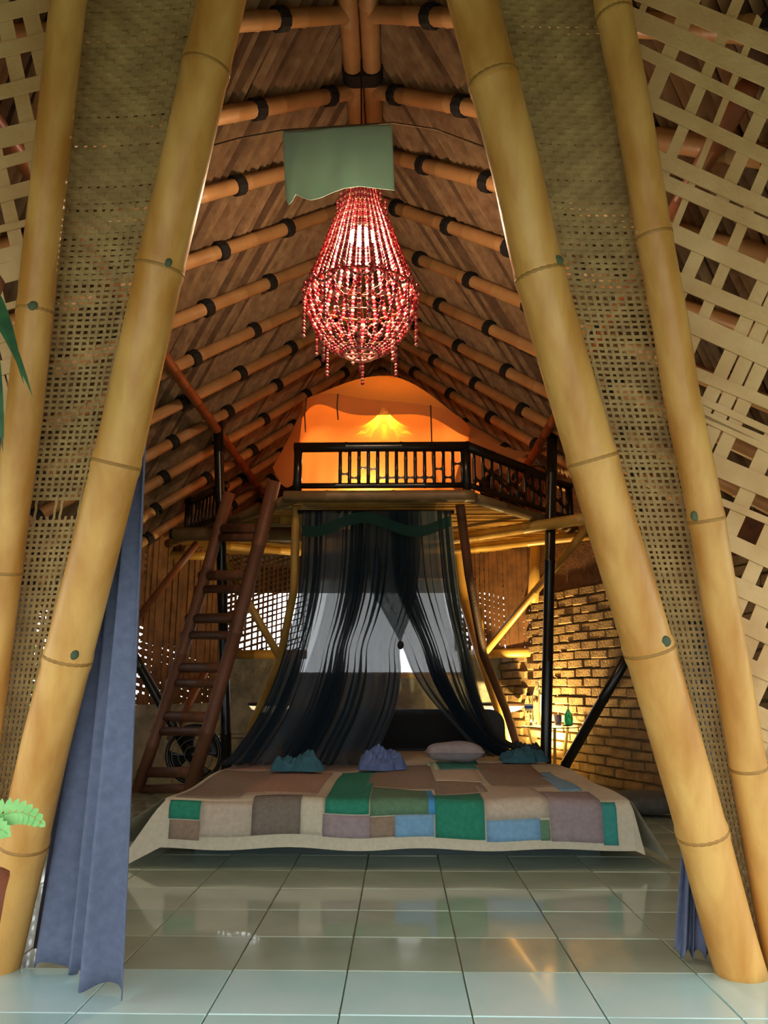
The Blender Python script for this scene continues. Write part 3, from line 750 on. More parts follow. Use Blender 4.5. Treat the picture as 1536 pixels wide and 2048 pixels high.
# ================================================================== BED
BX0, BX1, BY0, BY1, BZ = -1.08, 1.04, 3.70, 6.9, .285
bed = thing('bed', ((BX0 + BX1) / 2, (BY0 + BY1) / 2, 0), 'low wide bed standing under the dark net canopy', 'bed')
MB().box((-.02, 5.12, .045), (1.95, 2.3, .09)).build('bed_base', 'bed_base', bed)
mt = MB(); mt.box((-.02, 5.08, .187), (2.06, 2.62, .19)); mo = mt.build('mattress', 'mattress', bed)
bv = mo.modifiers.new('round', 'BEVEL'); bv.width = .04; bv.segments = 3
hb = [(-.95, 0.006), (.84, 0.006)] + [(.84 - .12 + .12 * math.cos(R(a)), .48 + .12 * math.sin(R(a))) for a in range(0, 91, 15)] + [(-.95 + .12 - .12 * math.cos(R(a)), .48 + .12 * math.sin(R(a))) for a in range(90, -1, -15)]
MB().prism([(x, 6.42, z) for x, z in hb], (0, .05, 0)).build('headboard', 'headboard', bed)
# ---- patchwork blanket
rn = random.Random(3)
def hump(x, y): return .006 * math.sin(x * 5.1 + 1) * math.sin(y * 4.3) + .005 * math.sin(x * 11 + y * 7)
FY = 3.69
def BS(u, s, e=0.0):
    """u across, s along: negative on top of the bed, positive down the front"""
    rr = .045
    if s < -rr: return Vector((u, FY - s, BZ + .004 + hump(u, FY - s) + e + .0))
    if s < rr:
        a = (s + rr) / (2 * rr) * math.pi / 2
        return Vector((u, FY + rr - (rr + e) * math.sin(a) * 1.0, BZ + .004 - rr + (rr + e) * math.cos(a) + hump(u, FY)))
    wv = .012 * math.sin(u * 9) * min(1, (s - rr) / .1)
    return Vector((u, FY - e + wv - .10 * (s - rr), BZ + .004 - s + hump(u, FY)))
def DS(side, u, s, e=0.0):                   # side drape hanging over the bed's edge
    edge = BX0 if side < 0 else BX1
    fl_ = .10 + (.30 if side < 0 else .05) * max(0, 1 - (s + 1.4) / 1.4 * 0 - 0) * max(0, 1 - abs(s) / .8)
    return Vector((edge + side * (u * fl_ / .25 * 1.0 + e + .003), FY - s, BZ + .002 - u + hump(edge, FY - s) * (1 - u / .27)))
blk = thing('patchwork_blanket', (0, FY, BZ), 'patchwork blanket of brown, beige, green and blue patches over the bed foot', 'blanket')
base = MB().grid(lambda a, b: BS(BX0 + (BX1 - BX0) * a, -1.65 + 1.855 * b), 40, 40)
base.grid(lambda a, b: DS(-1, .25 * a, -1.6 + 1.6 * b), 8, 20)
base.grid(lambda a, b: DS(1, .25 * a, -1.6 + 1.6 * b), 8, 20)
# the front-left corner spreads on to the floor
cl = PZ(272, 1728, .012)
def corner(side):
    def S(a, b):
        s = -.0 + .205 * b
        p = BS(BX0 if side < 0 else BX1, s); q = DS(side, min(.25, s + .001), 0)
        out = Vector((side * (.20 if side < 0 else .045), -.02 if side < 0 else .01, 0)) * a * b
        r_ = p + out; r_.z = max(.012, r_.z - (.10 if side < 0 else .02) * a * b); return r_
    return S
base.grid(corner(-1), 6, 8); base.grid(corner(1), 4, 8)
b_o = base.build('backing', 'patch_cream', blk, True)
def px_u(px, py):
    p = PZ(px, py, BZ) if py <= 1597 else PY(px, py, FY); return p.x
def px_s(px, py):
    return -(PZ(px, py, BZ).y - FY) if py <= 1597 else BZ - PY(px, py, FY).z
def patch(x0, y0, x1, y1, m):
    ym = (y0 + y1) / 2; u0, u1 = px_u(x0, min(ym, 1650)), px_u(x1, min(ym, 1650)); xm = (x0 + x1) / 2
    s0, s1 = px_s(xm, y0), px_s(xm, y1)
    if s0 < 0 < s1: u0, u1 = px_u(x0, 1600), px_u(x1, 1600)
    u0, u1 = max(u0, BX0 + .005), min(u1, BX1 - .003)
    b = MB(); nv = max(4, int((s1 - s0) / .03)); N = 6
    b.grid(lambda a, c: BS(u0 + (u1 - u0) * a, s0 + (s1 - s0) * c, .0045), N, nv)
    o = b.build('patch', m, blk, True); sol = o.modifiers.new('thick', 'SOLIDIFY'); sol.thickness = .003; sol.offset = 1
rows = [
 (340, 1598, 402, 1640, 'patch_green'), (402, 1598, 505, 1672, 'patch_beige'), (505, 1596, 602, 1672, 'patch_dark'), (602, 1597, 646, 1672, 'patch_cream'),
 (646, 1630, 740, 1674, 'patch_mauve'), (740, 1634, 790, 1674, 'patch_brown'), (790, 1633, 868, 1676, 'patch_blue'), (870, 1590, 968, 1678, 'patch_green'),
 (972, 1640, 1080, 1682, 'patch_blue'), (1080, 1644, 1098, 1684, 'patch_olive'), (1098, 1588, 1203, 1686, 'patch_mauve'), (1203, 1598, 1231, 1690, 'patch_teal'),
 (340, 1642, 402, 1680, 'patch_brown'),
 (400, 1545, 515, 1596, 'patch_brown'), (515, 1545, 650, 1592, 'patch_salmon'), (650, 1546, 738, 1628, 'patch_green'), (740, 1580, 857, 1632, 'patch_olive'), (857, 1580, 870, 1632, 'patch_sky'),
 (740, 1532, 868, 1578, 'patch_brown'), (876, 1524, 960, 1541, 'patch_teal'), (866, 1542, 960, 1566, 'patch_beige'), (868, 1567, 968, 1589, 'patch_brown'),
 (966, 1530, 1090, 1576, 'patch_brown'), (970, 1577, 1096, 1639, 'patch_beige'), (1092, 1545, 1132, 1585, 'patch_blue'), (440, 1526, 640, 1543, 'patch_salmon'), (645, 1524, 735, 1543, 'patch_brown'),
 (856, 1524, 861, 1546, 'patch_mint'), (868, 1524, 873, 1546, 'patch_mint')]
for r_ in rows: patch(*r_)
# ---- loose cloths and pillow on the bed
def lump(label, name, cat, px0, px1, pyb, h, depth, m, seed, group=None, sharp=.6):
    rr = random.Random(seed); a, b = PZ(px0, pyb, BZ), PZ(px1, pyb, BZ); cx, wx = (a.x + b.x) / 2, abs(b.x - a.x) / 2; cy = a.y + depth / 2
    ks = [(rr.uniform(2, 6), rr.uniform(0, 6)) for _ in range(6)]
    def S(u, v):
        th = 2 * math.pi * u; r_ = v
        x, y = math.cos(th) * r_, math.sin(th) * r_
        z = h * max(0, 1 - r_ ** 3) ** .6
        z *= .78 + .30 * math.sin(ks[0][0] * .8 * x + ks[0][1]) * math.cos(2 * y + ks[1][1]) - .28 * abs(math.sin(5 * x + 3 * y + ks[2][1])) + .16 * abs(math.sin(9 * x - 6 * y + ks[3][1])) + .10
        k = 1 + .13 * math.sin(3 * th + ks[4][1]) + .08 * math.sin(5 * th + ks[5][1]) + .03 * math.sin(11 * th)
        return Vector((cx + wx * x * k, cy + depth / 2 * y * k, BZ + .021 + z))
    mb = MB().grid(S, 72, 22); o = mb.build(name, m, None, True, label=label, cat=cat, group=group); return o
def pillow(label, px0, px1, pyb, h, depth, m):
    a, b = PZ(px0, pyb, BZ), PZ(px1, pyb, BZ); cx, wx, cy = (a.x + b.x) / 2, abs(b.x - a.x) / 2, a.y + depth / 2
    def half(sgn):
        def S(u, v):
            x, y = 2 * u - 1, 2 * v - 1; e = ((1 - abs(x) ** 2.6) * (1 - abs(y) ** 2.6)); z = max(e, 0) ** .5
            return Vector((cx + wx * x * (1 - .07 * y * y), cy + depth / 2 * y * (1 - .1 * x * x), BZ + .014 + h / 2 + sgn * h / 2 * z * (1 + .06 * math.sin(5 * x + 2 * y))))
        return S
    t = thing('pillow', (cx, cy, BZ + .01), label, 'pillow')
    MB().grid(half(1), 24, 16).grid(half(-1), 24, 16).build('pillow_case', m, t, True)
    pts = [half(1)(i / 20, 0) for i in range(21)] + [half(1)(1, i / 12) for i in range(13)] + [half(1)(1 - i / 20, 1) for i in range(21)] + [half(1)(0, 1 - i / 12) for i in range(13)]
    MB().tube(pts, .005, 6).build('seam', m, t, True)
pillow('grey mauve pillow lying on the bed before the canopy opening', 852, 972, 1531, .13, .17, 'pillow_mauve')
lump('crumpled violet blue cloth on the bed at the canopy opening', 'crumpled_cloth', 'cloth', 712, 812, 1549, .125, .16, 'cloth_violet', 1)
lump('folded teal cloth under the left side of the canopy', 'folded_cloth', 'cloth', 540, 648, 1551, .10, .14, 'cloth_teal', 2)
lump('teal cloth heaped at the right corner of the bed', 'folded_cloth', 'cloth', 1002, 1096, 1533, .085, .22, 'cloth_teal', 4)
lump('nearly black cloth heaped behind the teal cloth', 'dark_cloth', 'cloth', 1024, 1090, 1520, .10, .16, 'cloth_dark', 5)
c0 = PZ(1300, 1640, 0)
cu = MB().grid(lambda u, v: Vector((c0.x + .02 + .24 * math.cos(6.283 * u) * (math.sin(math.pi * v) ** .6 if 0 < v < 1 else 0), c0.y + .2 + .2 * math.sin(6.283 * u) * (math.sin(math.pi * v) ** .6 if 0 < v < 1 else 0), .075 - .065 * math.cos(math.pi * v))), 28, 12)
cu.build('floor_cushion', 'cushion_grey', None, True, label='flat dark grey cushion on the floor beside the right pole', cat='cushion')

# ---- dark net canopy round the bed
net = thing('net_canopy', (-.1, 5.2, BZ), 'dark navy net canopy hung from the loft and crossed at the front', 'canopy')
LE = [(1022, 604), (1150, 600), (1230, 588), (1300, 569), (1370, 545), (1440, 512), (1500, 470), (1545, 432)]
RE = [(1022, 902), (1150, 914), (1230, 924), (1300, 938), (1370, 952), (1430, 970), (1480, 1004), (1515, 1085)]
LI = [(1022, 848), (1180, 834), (1240, 818), (1292, 800), (1350, 802), (1420, 790), (1490, 762), (1545, 745)]
RI = [(1022, 730), (1165, 738), (1230, 770), (1290, 803), (1350, 828), (1400, 862), (1470, 926), (1515, 965)]
def net_panel(eL, eR, y1, nf, ph, off, ybow, rev=1):
    def S(u, v):
        y = 1022 + (y1 - 1022) * v; x = smooth_table(eL, min(y, eL[-1][0])) * (1 - u) + smooth_table(eR, min(y, eR[-1][0])) * u
        dep = 5.28 + ybow * v ** 1.6 + off
        tie = math.exp(-((y - 1290) / 60) ** 2)
        f = math.sin(u * nf * 6.283 + ph + 1.5 * math.sin(2 * v)) + .6 * math.sin(u * nf * 15.1 + ph)
        uw = u + .035 * math.sin(13 * u + ph) + .012 * math.sin(37 * u); w_ = max(.15, .75 + .8 * math.sin(u * 17 + ph) * math.sin(u * 5.3)); A = (5.0 + 4 * v) * w_
        x += A * math.sin(2 * (uw * nf * 6.283 + ph)) * (1 - .5 * tie) * min(1, 12 * u, 12 * (1 - u))
        p = PY(x, y, dep + .03 * math.sin(uw * nf * 6.283 + ph) * (.5 + .5 * v))
        if p.z < BZ + .03: p.z = BZ + .03 + .004 * f
        return p
    return S
MB().grid(net_panel(LE, LI, 1545, 12, 0, 0, -.30), 280, 40).build('net_panel', 'net_navy', net, True)
MB().grid(net_panel(RI, RE, 1520, 8, 1, -.05, .32), 220, 40).build('net_panel', 'net_navy', net, True)
def side_panel(eT, y1, sgn):
    def S(u, v):
        y = 1022 + (y1 - 1022) * v; p = PY(smooth_table(eT, y), y, 5.28 + (-.30 if sgn < 0 else .27) * v ** 1.6); 
        if p.z < BZ + .03: p.z = BZ + .03
        q = Vector((p.x * (1.0), 6.35, p.z)); q.x = max(-1.0, min(.95, q.x))
        r_ = p.lerp(q, u); r_.x += .02 * math.sin(u * 50) * v; return r_
    return S
MB().grid(side_panel(LE, 1545, -1), 80, 20).build('net_side', 'net_sheer', net, True)
MB().grid(side_panel(RE, 1515, 1), 80, 20).build('net_side', 'net_sheer', net, True)
MB().grid(lambda u, v: Vector((-.12 + (2 * u - 1) * (.44 + .50 * v * v), 6.35 + .025 * math.sin(u * 90), 2.0 - 1.7 * v)), 160, 8).build('net_back', 'net_sheer', net, True)
MB().grid(lambda u, v: PY(604 + 298 * u, 1022 + (16 + 14 * math.sin(u * 9 + 1)) + 22 * v, 5.20), 40, 3).build('top_band', 'net_band', net, True)
MB().grid(lambda u, v: Vector((-.62 + .92 * u, 5.3 + 1.05 * v, 1.995)), 4, 4).build('net_top', 'net_navy', net)
MB().ball(PY(801, 1290, 5.16), .022, 10, 8, (1, .8, 1.3)).build('tie_knot', 'lashing', net, True)
MB().tube([PY(596, 1024, 5.3), PY(908, 1024, 5.3)], .014, 10).build('canopy_rod', 'wood_dark', net, True)

# ================================================================== BEDSIDE
def disc_lamp(label, c, r, glow):
    t = thing('bedside_lamp', (c[0], c[1], 0), label, 'lamp', 'disc topped bedside lamps')
    MB().lathe((c[0], c[1], c[2]), [(r - .01, 0), (r, .006), (r, .02), (r - .01, .026)], 32).build('disc_top', 'wood_dark', t)
    MB().lathe((c[0], c[1], c[2] - .062), [(.05, 0), (r * .55, .012), (r * .8, .03), (r * .92, .06)], 28).build('glass_bowl', glow, t, True)
    MB().tube([(c[0], c[1] + .0, .012), (c[0], c[1], c[2] - .06)], .012, 10).build('stem', 'wood_dark', t, True)
    MB().lathe((c[0], c[1], .006), [(.09, 0), (.09, .008), (.02, .02)], 20).build('foot', 'wood_dark', t, True)
pR, pL = PY(1005, 1411, 7.25), PY(540, 1411, 7.25)
disc_lamp('dark disc lamp with glowing bowl at the right of the bed', (pR.x, 7.25, pR.z), .205, 'opal')
disc_lamp('dark disc lamp with pale bowl at the left of the bed', (pL.x, 7.25, pL.z), .205, 'opal')
def glass_table(label, c, rx, z):
    t = thing('glass_table', (c.x, c.y, 0), label, 'table', 'glass bedside tables')
    b = MB(); b.lathe((c.x, c.y, z - .008), [(rx - .004, 0), (rx, .003), (rx, .007), (rx - .004, .01)], 36); b.build('glass_top', 'clear_sheet', t)
    for a in (0, 120, 240):
        q = Vector((math.cos(R(a + 30)), math.sin(R(a + 30)), 0)); MB().tube([c + q * rx * .35 + Vector((0, 0, .006 - c.z)), c + q * rx * .8 + Vector((0, 0, z - .01 - c.z))], .012, 8).build('leg', 'bamboo_frame', t, True)
    MB().ring((c.x, c.y, z - .004), rx, .004, 36, 6).build('rim', 'fan_black', t, True)
tz = PY(1100, 1452, 6.45).z
tcR = PY(1100, 1452, 6.45); tcL = PY(470, 1471, 6.7)
glass_table('round glass bedside table carrying the bottles', tcR, .235, tz)
glass_table('round glass bedside table left of the canopy', tcL, .26, tcL.z)
def on_table(px): p = PY(px, 1449, 6.45); return Vector((p.x, 6.42, tz + .004))
def bottle(label, px, prof, m, cap, label_band=None, dy=0, cat='bottle', name='bottle'):
    c = on_table(px) + Vector((0, dy, 0)); t = thing(name, c, label, cat)
    MB().lathe(c, prof, 20).build('body', m, t, True)
    top = prof[-1]
    if cap == 'cap': MB().lathe(c + Vector((0, 0, top[1])), [(.016, -.002), (.017, 0), (.017, .022), (.015, .024)], 16).build('cap', 'cap_dark', t, True)
    if label_band:
        z0, z1, r_ = label_band; MB().lathe(c, [(r_, z0), (r_ + .001, z0 + .002), (r_ + .001, z1), (r_, z1 + .002)], 20).build('paper_label', 'label_white', t, True)
        MB().lathe(c, [(r_ + .001, z0 + .012), (r_ + .002, z0 + .014), (r_ + .002, z1 - .012), (r_ + .001, z1 - .010)], 20).build('label_stripe', 'label_blue', t, True)
    if cap == 'pump':
        MB().tube([c + Vector((0, 0, top[1])), c + Vector((0, 0, top[1] + .035))], .009, 10).build('pump_stem', 'pump_pale', t, True)
        MB().tube([c + Vector((.012, 0, top[1] + .037)), c + Vector((-.035, -.01, top[1] + .03))], .008, 8).build('pump_nozzle', 'pump_pale', t, True)
    return t
bottle('small clear water bottle with dark cap and blue label', 1058, [(.028, 0), (.034, .006), (.034, .08), (.031, .09), (.034, .10), (.034, .17), (.028, .20), (.013, .225), (.013, .235)], 'glass', 'cap', (.125, .165, .0345))
bottle('tall clear glass bottle standing behind the water bottle', 1081, [(.042, 0), (.046, .008), (.046, .22), (.035, .26), (.016, .31), (.015, .35), (.018, .355)], 'glass', None, dy=.10)
bottle('green soap pump bottle with pale nozzle', 1136, [(.028, 0), (.034, .005), (.036, .05), (.03, .09), (.014, .115), (.013, .125)], 'soap_green', 'pump')
bottle('short violet drinking glass beside the soap bottle', 1115, [(.022, 0), (.026, .004), (.032, .085), (.030, .085), (.024, .01), (.002, .009)], 'glass_violet', None, cat='glass', name='drinking_glass')
dsh = on_table(1128) + Vector((0, -.07, 0))
MB().lathe(dsh, [(.03, 0), (.04, .004), (.042, .010), (.038, .009), (.028, .005)], 18).build('small_dish', 'wood_dark', None, True, label='tiny dark dish at the foot of the soap bottle', cat='dish')
# uplight behind the bed on the right
ul = PZ(1040, 1560, 0.0); ulp = Vector((1.10, 6.78, 0))
ut = thing('uplight', ulp, 'small warm uplight on the floor under the bottles', 'lamp')
MB().lathe(ulp, [(.07, .006), (.07, .02), (.045, .03), (.045, .06)], 18).build('base', 'wood_dark', ut)
MB().lathe(ulp + Vector((0, 0, .06)), [(.045, 0), (.06, .03), (.05, .07), (.02, .09)], 18).build('globe', 'opal_bright', ut, True)
sd_ = bpy.data.lights.new('uplight_light', 'SPOT'); sd_.color = (1, .70, .27); sd_.energy = 330; sd_.spot_size = R(165); sd_.spot_blend = .7; sd_.shadow_soft_size = .04
so_ = bpy.data.objects.new('uplight_light', sd_); COL.objects.link(so_); so_.location = ulp + Vector((0, 0, .20)); so_.rotation_euler = (R(172), 0, 0)

# ---- floor fan behind the ladder
fc = PY(388, 1508, 6.2); fan = thing('floor_fan', (fc.x, fc.y, 0), 'black round floor fan behind the ladder', 'fan')
rt = Matrix.Rotation(R(90), 3, 'X')
MB().ring(fc, .21, .016, 36, 8, rt).build('guard_rim', 'fan_black', fan, True)
for rr in (.06, .11, .16): MB().ring(fc + Vector((0, -.05, 0)), rr, .003, 32, 5, rt).build('guard_ring', 'fan_metal', fan, True)
MB().lathe((0, 0, 0), [(.001, 0), (.05, 0), (.05, .08), (.001, .08)], 18)
hubm = MB(); hubm.tube([fc + Vector((0, -.05, 0)), fc + Vector((0, .10, 0))], [.045, .055], 16); hubm.build('motor', 'fan_black', fan, True)
for k in range(4):
    def blade(u, v, k=k):
        a = R(90 * k + 20) + (u - .5) * (.5 + .5 * v); r_ = .04 + .15 * v
        return fc + Vector((r_ * math.cos(a), .03 * (u - .5), r_ * math.sin(a)))
    o = MB().grid(blade, 6, 6).build('blade', 'fan_black', fan, True); sm = o.modifiers.new('t', 'SOLIDIFY'); sm.thickness = .003
MB().tube([(fc.x, fc.y + .03, .02), (fc.x, fc.y + .03, fc.z)], .02, 10).build('stand', 'fan_black', fan, True)
MB().lathe((fc.x, fc.y + .03, .006), [(.15, 0), (.15, .012), (.03, .03)], 24).build('base', 'fan_black', fan, True)
bag = PZ(425, 1597, 0)

# ================================================================== CHANDELIER
cd = 3.52; cc = PY(722, 592, cd)
def zz(py): return PY(722, py, cd).z
ch = thing('bead_chandelier', (cc.x, cd, zz(722)), 'red bead chandelier with a bright bulb hanging from the ridge', 'chandelier')
up = [(378, .083), (425, .118), (472, .166), (525, .214), (566, .257), (592, .278)]
upr = [(zz(y), r_) for y, r_ in up]; upr.sort()
dn = [(592, .272), (612, .268), (640, .250), (664, .216), (690, .160), (708, .082)]
dnr = sorted([(zz(y), r_) for y, r_ in dn])
def strand_mesh(prof, r_top, r_bot, ncols, name, jit=0):
    """one string of round beads following a (z, radius) profile, as one mesh at angle 0"""
    mb = MB(); z = prof[-1][0]; k = 0
    while z > prof[0][0]:
        t = (prof[-1][0] - z) / (prof[-1][0] - prof[0][0]); br = r_top + (r_bot - r_top) * t
        x = smooth_table(prof, z); dx = (smooth_table(prof, z - .005) - x) / .005
        st = 2 * br * .96 / math.hypot(1, dx)
        mb.ball((x - 0, 0, z - cc_z), br, 6, 4, (1, 1, 1), mi=1 if k % 3 == 1 else 0); z -= max(st, .004); k += 1
    return mb.mesh(name, ['bead_red', 'bead_pale'], smooth=True)
cc_z = zz(722); CW = Vector((cc.x, cd, cc_z))
NU = 38
mu = strand_mesh(upr, .0065, .0125, 2, 'bead_strand'); ml = strand_mesh(dnr, .0150, .008, 2, 'bead_strand')
for i in range(NU): inst('bead_strand', mu, ch, Matrix.Translation(CW) @ Matrix.Rotation(2 * math.pi * (i + random.uniform(-.2, .2)) / NU, 4, 'Z'))
NL = 26
for i in range(NL): inst('bead_strand', ml, ch, Matrix.Translation(CW) @ Matrix.Rotation(2 * math.pi * (i + .5 + random.uniform(-.15, .15)) / NL, 4, 'Z'))
def swag(w_ang, r_, z0, sag, br, out=.012):
    mb = MB(); n_ = int((w_ang * r_ + 1.6 * sag) / (2 * br)); 
    for k in range(n_ + 1):
        t = k / n_; a = w_ang * (t - .5); zq = z0 - sag * 4 * t * (1 - t); rr = r_ + out - .06 * (4 * t * (1 - t)) * (sag > .08)
        mb.ball((rr * math.cos(a), rr * math.sin(a), zq - cc_z), br, 6, 4, mi=k % 2)
    return mb.mesh('bead_swag', ['bead_red', 'bead_pale'], smooth=True)
zb = zz(586)
sw1, sw2 = swag(2 * math.pi / 10, .278, zb, .13, .0085), swag(2 * math.pi / 10, .278, zb + .01, .075, .008)
for i in range(10):
    inst('bead_swag', sw1, ch, Matrix.Translation(CW) @ Matrix.Rotation(2 * math.pi * (i + .1) / 10, 4, 'Z'))
    inst('bead_swag', sw2, ch, Matrix.Translation(CW) @ Matrix.Rotation(2 * math.pi * (i + .6) / 10, 4, 'Z'))
def tassel(L):
    mb = MB(); z = 0; k = 0
    while z < L: br = .0075 + .003 * (z / L); mb.ball((0, 0, -z), br, 6, 4, mi=k % 2); z += br * 1.95; k += 1
    return mb.mesh('bead_tassel', ['bead_red', 'bead_pale'], smooth=True)
ts, ts2 = tassel(.27), tassel(.07)
for i in range(8):
    a = 2 * math.pi * (i + .25) / 8; inst('bead_tassel', ts, ch, Matrix.Translation(CW + Vector((.282 * math.cos(a), .282 * math.sin(a), zb - cc_z))))
for i in range(6):
    a = 2 * math.pi * (i + .5) / 6; inst('bead_tassel', tassel(.14), ch, Matrix.Translation(CW + Vector((.20 * math.cos(a), .20 * math.sin(a), zz(684) - cc_z))))
inst('bead_tassel', ts2, ch, Matrix.Translation(CW + Vector((0, 0, zz(716) - cc_z))))
for i in range(10):
    a = 2 * math.pi * i / 10; inst('bead_tassel', ts2, ch, Matrix.Translation(CW + Vector((.125 * math.cos(a), .125 * math.sin(a), zz(400) - cc_z))))
MB().ring((cc.x, cd, zz(378)), .083, .007, 28).build('top_ring', 'brass', ch, True)
MB().ring((cc.x, cd, zz(590)), .272, .006, 40).build('belly_ring', 'brass', ch, True)
MB().ring((cc.x, cd, zz(654)), .20, .003, 40).build('inner_ring', 'brass', ch, True)
MB().ring((cc.x, cd, zz(709)), .080, .007, 28).build('bottom_ring', 'bead_pale', ch, True)
for a in (0, 60, 120): MB().tube([CW + Vector((.08 * math.cos(R(a)), .08 * math.sin(R(a)), zz(709) - cc_z)), CW + Vector((-.08 * math.cos(R(a)), -.08 * math.sin(R(a)), zz(709) - cc_z))], .005, 6).build('cross_wire', 'bead_pale', ch, True)
for a in (0, 45, 90, 135): MB().tube([CW + Vector((.27 * math.cos(R(a)), .27 * math.sin(R(a)), zz(590) - cc_z)), CW + Vector((-.27 * math.cos(R(a)), -.27 * math.sin(R(a)), zz(590) - cc_z))], .002, 5).build('cross_wire', 'brass', ch, True)
bz = zz(470)
bl = MB(); bl.lathe((cc.x, cd, bz), [(.002, -.058), (.028, -.05), (.066, -.022), (.066, .0), (.03, .032), (.014, .045)], 18); bl.build('bulb', 'bulb', ch, True)
MB().lathe((cc.x, cd, bz + .045), [(.016, 0), (.018, .005), (.018, .05), (.008, .06)], 14).build('socket', 'flex', ch, True)
MB().tube([(cc.x, cd, bz + .1), (cc.x, cd, zz(378)), (XR, cd + .1, ZR - .22)], .005, 6).build('flex', 'flex', ch, True)
for a in (0, 120, 240): MB().tube([(cc.x + .083 * math.cos(R(a)), cd + .083 * math.sin(R(a)), zz(378)), (cc.x, cd, zz(330))], .003, 5).build('hanging_wire', 'brass', ch, True)
point('chandelier_light', (cc.x, cd, bz - .085), (1, .74, .47), 85, .06)

# ---- sage towel pegged to a cord before the chandelier
td = 3.12
tb = [(566, 352), (571, 392), (576, 412), (584, 404), (592, 389), (606, 396), (622, 401), (642, 396), (664, 386), (690, 377), (720, 373), (752, 377), (788, 381)]
def towel(u, v):
    x = 566 + 218 * u + 4 * v; yt = 263 - 15 * u + 2 * math.sin(u * 8); yb = clamp_table(tb, x); y = yt + (yb - yt) * v
    return PY(x, y, td + .012 * math.sin(u * 11 + v * 2) + .02 * math.sin(u * 4 + 3 * v) + .02 * v)
tow = MB().grid(towel, 60, 24).build('hanging_towel', 'towel_sage', None, True, label='sage green towel hung on a cord before the chandelier top', cat='towel')
sm = tow.modifiers.new('t', 'SOLIDIFY'); sm.thickness = .006
ca, cb = PY(566, 262, td), PY(786, 247, td)
MB().tube([PY(405, 296, td + .2), PY(480, 276, td + .1), ca + Vector((0, -.0, .004)), cb + Vector((0, 0, .004)), PY(870, 258, td + .1), PY(985, 300, td + .2)], .0045, 6).build('washing_cord', 'rope', None, True, label='thin cord stretched across under the roof holding the towel', cat='cord')

# ================================================================== PLANTS AT THE LEFT EDGE
def leaf(mb, base, tip, w_, droop, up_, n_=10):
    base, tip = Vector(base), Vector(tip); d = tip - base; sd = d.cross(Vector(up_)).normalized()
    vs = []
    for i in range(n_ + 1):
        t = i / n_; c = base.lerp(tip, t) + Vector((0, 0, droop * 4 * t * (1 - t))); ww = w_ * (math.sin(math.pi * min(1, .08 + t * .92)) ** .8)
        vs += [c - sd * ww, c + Vector((0, 0, -.2 * ww)), c + sd * ww]
    mb.add(vs, [(3 * i + q, 3 * i + q + 1, 3 * i + q + 4, 3 * i + q + 3) for i in range(n_) for q in (0, 1)])
hp_c = PY(-75, 560, 1.55); hp = thing('hanging_plant', hp_c, 'long dark green leaves reaching in at the upper left edge', 'plant')
tips = [(66, 795, 1.5), (8, 880, 1.5), (48, 770, 1.45), (-20, 930, 1.5), (-120, 840, 1.45), (-180, 760, 1.6), (-40, 700, 1.8), (6, 905, 1.6), (-150, 900, 1.5)]
for k, (x, y, d) in enumerate(tips):
    mb = MB(); s0 = hp_c + Vector((random.uniform(-.03, .03), random.uniform(-.03, .03), .02)); leaf(mb, s0, PY(x, y, d), .011 + .004 * (k % 2), .05, (0, -1, .2)); mb.build('leaf', 'leaf_dark', hp, True)
MB().lathe(hp_c - Vector((0, 0, .13)), [(.05, 0), (.08, .12), (.085, .14), (.07, .14), (.06, .10)], 18).build('pot', 'pot_clay', hp, True)
for a in (0, 120, 240): MB().tube([hp_c + Vector((.08 * math.cos(R(a)), .08 * math.sin(R(a)), 0)), hp_c + Vector((0, 0, .5))], .002, 5).build('hanger_wire', 'rope', hp)
MB().tube([hp_c + Vector((0, 0, .5)), (hp_c.x, hp_c.y, roof_z(hp_c.x))], .003, 5).build('hanger_wire', 'rope', hp)
fr_c = PZ(-190, 1990, 0); fy = 1.62
fern = thing('potted_fern', (PY(-130, 1900, fy).x, fy, 0), 'bright green fern frond poking in at the lower left edge', 'fern')
fx0 = PY(-130, 1760, fy); fx0.z = .5
MB().lathe((fx0.x, fy, .0), [(.10, .006), (.13, .40), (.135, .43), (.12, .43), (.11, .39)], 20).build('pot', 'pot_clay', fern, True)
MB().lathe((fx0.x, fy, .385), [(.10, 0), (.10, .02)], 18).build('soil', 'soil', fern)
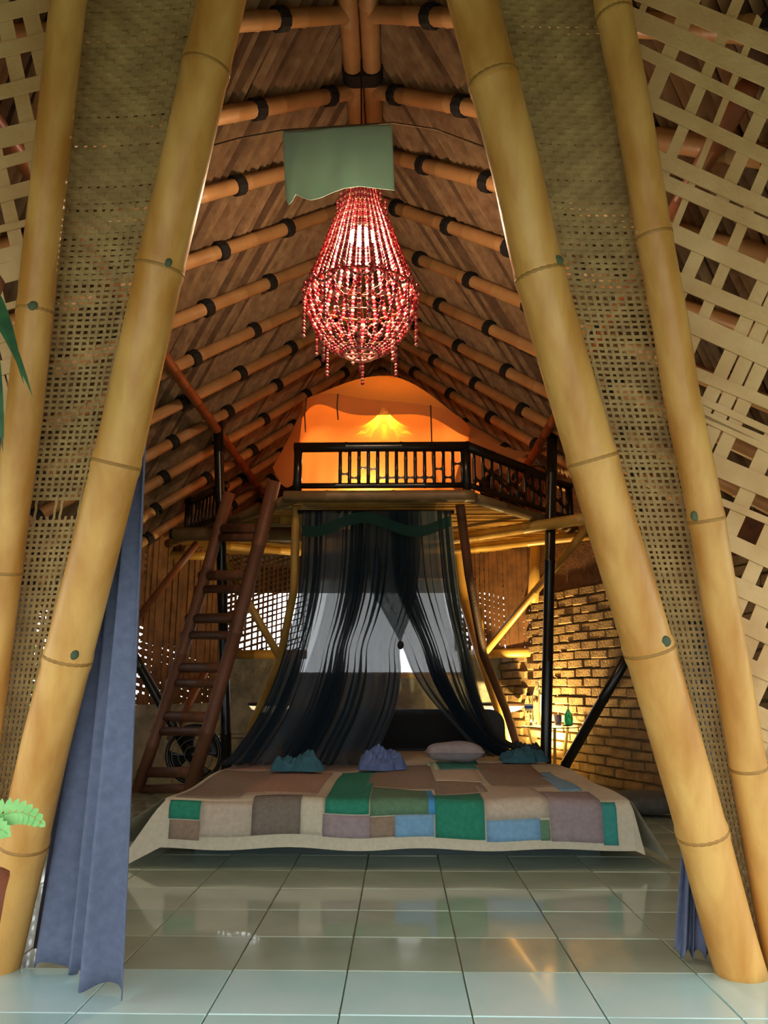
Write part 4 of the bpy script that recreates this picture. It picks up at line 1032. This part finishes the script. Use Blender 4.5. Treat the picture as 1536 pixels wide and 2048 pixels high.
def frond(tip, mid_up, m):
    mb = MB(); a = Vector((fx0.x, fy, .41)); tip = Vector(tip); pts = []
    for i in range(17):
        t = i / 16; pts.append(a.lerp(tip, t) + Vector((0, 0, mid_up * 4 * t * (1 - t))))
    mb.tube(pts, [.003 - .002 * i / 16 for i in range(17)], 5)
    for i in range(3, 17):
        t = i / 16; d = (pts[i] - pts[i - 1]).normalized(); sd = d.cross(Vector((0, -1, .3))).normalized(); L = .04 * (1 - t) ** .6 + .006
        for q in (-1, 1): leaf(mb, pts[i], pts[i] + sd * q * L + d * L * .5, .008, 0, (0, -1, .3), 4)
    mb.build('frond', m, fern, True)
frond(PY(84, 1648, fy), .07, 'leaf_bright'); frond(PY(15, 1668, fy - .03), .05, 'leaf_bright')
for q in ((-60, 1500), (-200, 1480), (-330, 1560), (-300, 1760), (-20, 1760)): frond(PY(q[0], q[1], fy + random.uniform(-.15, .15)), .06, 'leaf_bright')

# ---- garden seen through the back screens
def shrub(label, c, r_, h, seed):
    rr = random.Random(seed); t = thing('garden_shrub', c, label, 'shrub', 'garden shrubs behind the hut'); c = Vector(c); mb = MB()
    for k in range(5): MB().tube([c + Vector((0, 0, -.12)), c + Vector((rr.uniform(-.3, .3) * r_, rr.uniform(-.3, .3) * r_, h * .6))], [.02, .008], 6).build('stem', 'stem', t)
    for k in range(420):
        v = Vector((rr.gauss(0, 1), rr.gauss(0, 1), rr.gauss(0, 1))).normalized() * rr.uniform(.5, 1); p = c + Vector((v.x * r_, v.y * r_, h * .55 + v.z * h * .5))
        d = Vector((rr.uniform(-1, 1), rr.uniform(-1, 1), rr.uniform(-.6, .4))).normalized(); leaf(mb, p, p + d * .16, .03, 0, (.1, .2, 1), 3)
    mb.build('foliage', 'leaf_garden', t, kind='stuff')
shrub('green garden shrub seen through the screen holes behind the ladder', (-4.3, 8.2, -.11), .8, 1.5, 1)
shrub('green garden shrub behind the glaring screen left of the canopy', (-2.6, 10.2, -.11), .7, 1.15, 2)
shrub('green garden shrub outside at the far back left corner', (-5.6, 10.6, -.11), 1.0, 1.8, 3)

for o in bpy.data.objects:
    if '_o' in o: del o['_o']
